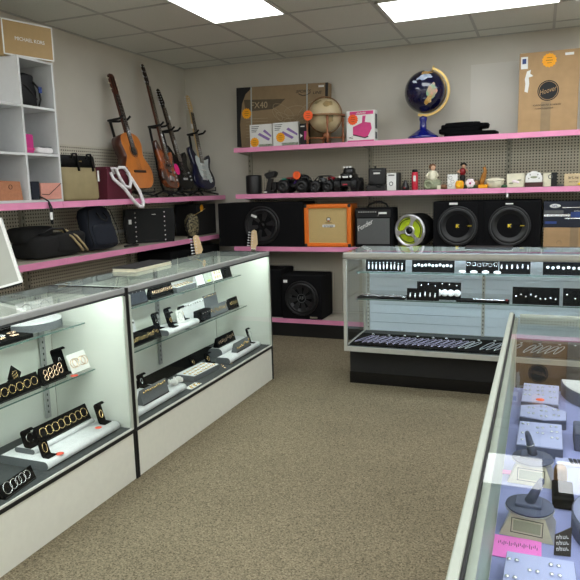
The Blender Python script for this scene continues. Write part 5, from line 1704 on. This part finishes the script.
for k, (y, w_, m_, n_, lb) in enumerate(((3.655, .10, 'white_leather', 0, 'pale grey card ramp beside the white topped tray'), (3.765, .10, 'clear_plastic', 0, 'pale card ramp with a lime green mark on the upper glass shelf'),
                                         (3.895, .13, 'white_card', 6, 'white card ramp with gold earrings on the upper glass shelf'), (4.045, .13, 'black_velvet', 0, 'black card ramp at the far end of the upper glass shelf'))):
    S = ramp(lb, LW(-2.075, y, ZS2), w_, .02, .075, m_)
    for q in range(n_): place(hoop(.008, .0022, 'gold', 1, 14), S @ TR((q % 3 - 1) * .034, (q // 3 - .5) * .03, .003), 'earring', 'gold earring on the white card ramp, upper glass shelf of the far left case', 'earring', 'gold earrings on the white card ramp')
    if k == 1: place(B('lime').box(-.02, .02, -.006, .006, 0, .001).mesh('mark'), S @ TR(0, -.025, .001), 'price_tag', 'lime green price strip on the pale card ramp', 'price tag', None)

# ---- back case
ZM1, ZM2, ZMD = .8185, .6285, .309
for (x0, x1, n, kind_, lb, il, gp) in (
        (-1.15, -.865, 10, 'drop', 'black card of long white drop earrings, leftmost on the upper shelf of the back case', 'white drop earring on the leftmost upper black card, back case', 'drop earrings on the left upper card'),
        (-.82, -.53, 11, 'stud', 'black card of pearl studs, second from left on the upper shelf, back case', 'pearl stud on the second upper black card, back case', 'pearl studs on the second upper card'),
        (-.455, -.245, 6, 'hoop', 'black card with silver hoops, third from left on the upper shelf, back case', 'silver hoop on the third upper black card, back case', 'hoops on the third upper card'),
        (-.24, -.045, 6, 'drop2', 'black card of small pearl drops, fourth from left on the upper shelf, back case', 'small pearl drop on the fourth upper black card, back case', 'pearl drops on the fourth upper card'),
        (.03, .40, 11, 'stud', 'wide black card of pearls at the right end of the upper shelf, back case', 'pearl stud on the right upper black card, back case', 'pearl studs on the right upper card')):
    S = card(lb, TR((x0 + x1) / 2, 4.40, ZM1), x1 - x0, .10, lean=-6)
    me = {'drop': drop('pearl', .05), 'drop2': drop('pearl', .025), 'stud': stud('pearl', .010), 'hoop': hoop(.012, .0016, 'silver')}[kind_]
    row(S, n, (x1 - x0) * .84, me, 'earring', il, 'earring', gp, v=.012 if kind_ != 'stud' else .0, off=.001, dv=.004)
for k in range(4):
    place(B('pearl').ell((0, 0, .012), (.024, .02, .012), seg=14, rn=8).mesh('shell'), TR(-.475 + .075 * k, 4.382 - .001 * k, ZM1), 'shell_earring', 'white shell lying in front of the third upper card, back case', 'earring', 'white shells on the upper glass shelf')
t = thing('display_pad', 'flat black pad with silver bracelets at the left end of the lower shelf, back case', 'jewelry display', M=TR(-1.03, 4.34, ZM2))
B('black_velvet').box(-.17, .17, 0, .14, 0, .012, .003).build('velvet_pad', t)
for k in range(7):
    place(hoop(.04, .003, 'silver', .45), TR(-1.16 + .045 * k, 4.40 + .015 * (k % 2), ZM2 + .016) @ RZ(50 + 10 * (k % 3)), 'bracelet', 'silver bracelet on the flat black pad, left end of the lower shelf, back case', 'bracelet', 'silver bracelets on the left pad')
S = card('short black card in front with pearl drops on the lower shelf, back case', TR(-.735, 4.345, ZM2), .22, .085, lean=-8)
row(S, 6, .17, drop('pearl', .028), 'earring', 'pearl drop on the short front card, lower shelf of the back case', 'earring', 'pearl drops on the short front card', v=.012, off=.001, dv=.008)
S = card('taller black card with white flower earrings behind the short card, back case', TR(-.635, 4.40, ZM2), .30, .125, lean=-6)
row(S, 6, .24, stud('silver', .006), 'earring', 'small silver stud at the top of the taller black card, back case', 'earring', 'studs atop the taller card', v=.04, off=.001, dv=.01)
for k in range(4):
    place(B('pearl').lathe([(.001, .008), (.012, .006), (.024, .004), (.024, 0)], seg=14).mesh('flower'), S @ TR(.0 + .042 * k, -.012, .001), 'flower_earring', 'white flower earring on the taller black card, back case', 'earring', 'white flower earrings on the taller card')
t = thing('display_pad', 'flat black pad under a silver cuff, middle of the lower shelf, back case', 'jewelry display', M=TR(-.34, 4.34, ZM2))
B('black_velvet').box(-.17, .17, 0, .10, 0, .014, .003).build('velvet_pad', t)
t = place(B('silver').box(-.10, .10, -.012, .012, 0, .008, .003).mesh('cuff'), TR(-.30, 4.37, ZM2 + .015) @ RZ(-4), 'bracelet', 'flat silver cuff lying on the middle black pad, back case', 'bracelet', None)
place(B('dark_red').ell((0, 0, .008), (.008, .008, .008), seg=10, rn=6).mesh('bead'), TR(-.185, 4.36, ZM2 + .015), 'bead', 'dark red bead at the end of the silver cuff', 'bead', None)
for (x0, x1, n, lb, il, gp) in ((-.15, .135, 9, 'black card of scattered silver charms on the lower shelf, right of the silver cuff', 'silver charm on the left of the two right lower cards, back case', 'charms on the left lower card'),
                                (.155, .45, 6, 'black card of silver pieces at the far right of the lower shelf, back case', 'silver charm on the far right lower card, back case', 'charms on the far right lower card')):
    S = card(lb, TR((x0 + x1) / 2, 4.345, ZM2), x1 - x0, .115, lean=-8)
    row(S, n, (x1 - x0) * .84, stud('silver', .007), 'charm', il, 'charm', gp, off=.001, dv=.02)
t = thing('display_pad', 'long black pad covering the deck of the back case', 'jewelry display', M=TR(-1.23, 4.235, ZMD))
B('black_velvet').box(0, 1.76, 0, .36, 0, .010, .002).build('velvet_pad', t)
ch = None
for k in range(30):
    if k in (18, 22, 24): continue
    x = -1.16 + .045 * k
    key = 'purple_silver' if k < 16 else 'silver'
    l_ = .115
    pts = [(.0145 * math.cos(a) * (1 + .3 * math.sin(a)), l_ * math.sin(a), 0) for a in [2 * math.pi * q / 24 for q in range(24)]]
    HK = ('chain', key)
    if HK not in HOOPS: HOOPS[HK] = B(key).tube(pts, .0038, True, 6).mesh('chain')
    place(HOOPS[HK], TR(x, 4.385, ZMD + .0155) @ RZ(-20 + random.uniform(-4, 4)), 'chain_bracelet', 'silver chain loop laid slanting in the front row on the back case deck', 'bracelet', 'chain loops on the back case deck')
for k in range(16):
    place(stud('silver', .011), TR(-1.12 + .105 * k + random.uniform(-.02, .02), 4.53 + random.uniform(-.01, .01), ZMD + .011), 'charm', 'silver charm lying behind the chain loops on the back case deck', 'charm', 'charms behind the chain loops')

# ---- right case
Z0 = RZD + .001


def etray(label, pts, h, grid, gp, il, z=Z0, m='lavender_pad', ic='silver'):
    cx = sum(p_[0] for p_ in pts) / len(pts); cy = sum(p_[1] for p_ in pts) / len(pts)
    t = thing('earring_tray', label, 'jewelry display', (cx, cy, z))
    loc = [(x - cx, y - cy) for x, y in pts]
    B('slate_velvet').prism(loc, 0, h - .003).build('tray_body', t, 'slate grey sides')
    B(m).prism([(x * .985, y * .985) for x, y in loc], h - .0029, h).build('top_pad', t, 'pale lavender top')
    for (x, y) in grid:
        for dx in (-.0065, .0065):
            place(stud(ic, .0042), TR(x + dx, y, z + h), 'stud_earring', il, 'earring', gp)
    return t


etray('rectangular lavender tray of earring pairs farthest down the right case', [(-.036, 2.04), (.073, 2.035), (.080, 2.232), (-.032, 2.236)], .03,
      [(-.018, 2.20), (.02, 2.19), (.056, 2.205), (-.018, 2.15), (.02, 2.15), (.056, 2.15), (-.018, 2.10), (.022, 2.11), (.057, 2.09)], 'earrings on the farthest tray', 'earring pair on the farthest lavender tray, right case')
place(B('coral_sticker').lathe([(.013, 0), (.013, .0008), (.0005, .0008)], seg=18).mesh('disc'), TR(.02, 2.065, Z0 + .0305), 'price_tag', 'round coral price tag on the farthest lavender tray', 'price tag', None)
etray('six sided lavender tray of earrings, second tray down the right case', [(-.036, 1.90), (.03, 1.885), (.090, 1.90), (.094, 1.975), (.03, 2.025), (-.036, 2.0)], .03,
      [(-.005, 1.975), (-.005, 1.925), (.03, 1.995), (.03, 1.955), (.03, 1.91), (.064, 1.975), (.064, 1.925)], 'earrings on the six sided tray', 'earring pair on the six sided lavender tray, right case')
etray('square lavender tray of earrings behind the far ring turntable, third tray down the right case', [(-.038, 1.68), (.075, 1.68), (.077, 1.86), (-.034, 1.858)], .03,
      [(-.018, 1.83), (.055, 1.83), (.02, 1.81), (.056, 1.79), (.02, 1.77), (.056, 1.745), (-.018, 1.76), (-.018, 1.71)], 'earrings on the square tray', 'earring pair on the square lavender tray, right case')
etray('lavender tray of earrings nearest the viewer in the right case', [(-.046, .90), (.085, .90), (.078, 1.158), (-.037, 1.156)], .03,
      [(-.025, 1.125), (.045, 1.13), (.01, 1.10), (-.026, 1.07), (.046, 1.10), (.012, 1.05), (.055, 1.06), (-.02, 1.02)], 'earrings on the nearest tray', 'earring pair on the lavender tray nearest the viewer')
B('lavender_pad').box(-.012, .012, -.012, .012, 0, .0008).build('price_tag', None, 'small pale square tag on the nearest lavender tray', 'price tag', M=TR(.066, 1.085, Z0 + .0305))
for nm, (x, y), yaw in (('far', (.003, 1.555), -4), ('near', (0.0, 1.308), -6)):
    t = thing('ring_turntable', nm + ' turntable with slate disc and sloping champagne base, ' + ('behind the other' if nm == 'far' else 'beside the pink note'), 'jewelry display', M=TR(x, y, Z0) @ RZ(yaw))
    b = B('champagne')
    v = [(-.052, -.048, 0), (.052, -.048, 0), (.048, .05, 0), (-.048, .05, 0), (-.032, -.030, .042), (.032, -.030, .042), (.030, .035, .042), (-.030, .035, .042)]
    b._add(v, [(3, 2, 1, 0), (4, 5, 6, 7), (0, 1, 5, 4), (1, 2, 6, 5), (2, 3, 7, 6), (3, 0, 4, 7)])
    b.build('base', t, 'champagne coloured sloping base')
    sl = slope(TR(0, -.048, 0), .018, .042)
    B('lcd').box(-.026, .026, -.010, .010, 0, .001, M=sl).build('solar_panel', t)
    B('black_plastic').box(-.030, .030, -.0145, -.013, .0, .0006, M=sl).box(-.030, .030, .013, .0145, .0, .0006, M=sl).box(-.0305, -.029, -.0145, .0145, .0, .0006, M=sl).box(.029, .0305, -.0145, .0145, .0, .0006, M=sl).build('panel_outline', t)
    B('slate_velvet').lathe([(.010, .0425), (.010, .045), (.044, .046), (.047, .049), (.046, .052), (.001, .052)], seg=40).build('disc', t)
    B('alu').torus(.0468, .0012, M=TR(0, 0, .0455), n=40, seg=5).build('disc_rim', t)
    c = thing('ring_cone', 'slate velvet ring cone on a square foot standing on the ' + nm + ' turntable disc', 'jewelry display', M=TR(x, y, Z0 + .0525) @ RZ(yaw + 3))
    B('slate_velvet').box(-.028, .024, -.020, .020, 0, .007, .002).build('foot', c)
    B('slate_velvet').lathe([(.011, 0), (.0095, .02), (.007, .05), (.005, .06), (.001, .063)], M=TR(0, 0, .0065) @ RY(-14 if nm == 'far' else 22) @ RX(8), seg=18).build('cone', c)
    if nm == 'far': place(hoop(.0088, .0011, 'silver'), TR(x, y, Z0 + .0525) @ RZ(yaw + 3) @ TR(0, 0, .0065) @ RY(-14) @ RX(8) @ TR(0, 0, .026), 'ring', 'silver ring on the cone of the far turntable', 'ring', None)
t = thing('price_note', 'bright pink handwritten paper note lying beside the near turntable', 'note', (-.02, 1.225, Z0))
B('note_pink').box(-.044, .044, -.045, .035, 0, .001).build('paper', t)
b = B('dark_print')
for q in range(22):
    x = -.036 + .0034 * q; b.box(x, x + .0012, .002 + .004 * math.sin(q * 1.7), .012 + .004 * math.sin(q * 2.3), .001, .0012)
b.build('handwriting', t)
B('note_pink').box(-.02, .014, -.012, .012, 0, .001).build('price_note', None, 'pink paper corner showing beside the far turntable', 'note', M=TR(-.047, 1.565, Z0))
t = thing('sign_card', 'small dark brown card with pale lettering standing beside the pink note', 'sign', M=TR(.062, 1.222, Z0) @ RZ(8))
b = B('brown_card').prism([(-.016, 0), (.014, 0), (.016, .055), (-.014, .038)], 0, -.003, M=RX(78)); b.build('card', t)
for k, s_ in enumerate(('Silver', 'and', 'Gold')):
    marks(4, .008, 'white_card', t, RX(78) @ TR(.0, .036 - .011 * k, .0002) @ RZ(8))
for (x, y, r_, h_, lb, k) in ((.245, 2.095, .16, .045, 'half round white topped riser with slate side at the far right of the right case', 0),
                              (.215, 1.33, .135, .045, 'round lavender riser with slate side beside the near turntable', 1)):
    t = thing('display_riser', lb, 'jewelry display', (x, y, Z0))
    if k == 0:
        hp = [(r_ * math.cos(a), .17 + r_ * 1.25 * math.sin(a)) for a in [math.pi + math.pi * q / 30 for q in range(31)]]
        B('slate_velvet').prism(hp, 0, h_ - .002).build('side', t)
        B('white_leather').prism([(x_ * .98, .168 + (y_ - .17) * .98) for x_, y_ in hp], h_ - .0019, h_).build('top_pad', t)
        continue
    B('slate_velvet').lathe([(r_, 0), (r_, h_ - .002), (.001, h_ - .002)], seg=48).build('side', t)
    B('white_leather' if k == 0 else 'lavender_pad').lathe([(r_ - .003, h_ - .0019), (r_ - .003, h_), (.001, h_)], seg=48).build('top_pad', t)
    for q in range(4):
        a = R(170 + 22 * q)
        place(stud('silver', .004), TR(x + r_ * .75 * math.cos(a), y + r_ * .75 * math.sin(a), Z0 + h_), 'earring', 'silver stud on the ' + ('far' if k == 0 else 'near') + ' round riser in the right case', 'earring', 'studs on the round riser ' + ('far' if k == 0 else 'near'))
t = thing('ring_box', 'open black ring box between the two turntables in the right case', 'ring box', (.068, 1.46, Z0))
B('black_velvet').box(-.022, .022, -.05, .05, 0, .022, .003).build('box_body', t)
B('bronze').soft((-.004, .062, .03), (.03, .03, .05), .7, .002).build('lid', t, 'brown domed lid')
t = thing('bracelet_pad', 'small pale pad with dark blue patterned bracelet right of the far turntable', 'jewelry display', (.092, 1.665, Z0))
B('lavender_pad').box(-.035, .04, -.022, .022, 0, .006, .001).build('pad', t)
b = B('navy')
for q in range(4): b.prism([(.0 + .01 * q, -.015), (.008 + .01 * q, -.015), (.004 + .01 * q, .015), (-.004 + .01 * q, .015)], .0062, .008)
b.build('bracelet', t, 'dark blue patterned bracelet')
t = thing('display_block', 'slate velvet block beyond the square tray in the right case', 'jewelry display', (.135, 1.80, Z0))
B('slate_velvet').box(-.03, .04, -.05, .05, 0, .05, .004).build('velvet_block', t)
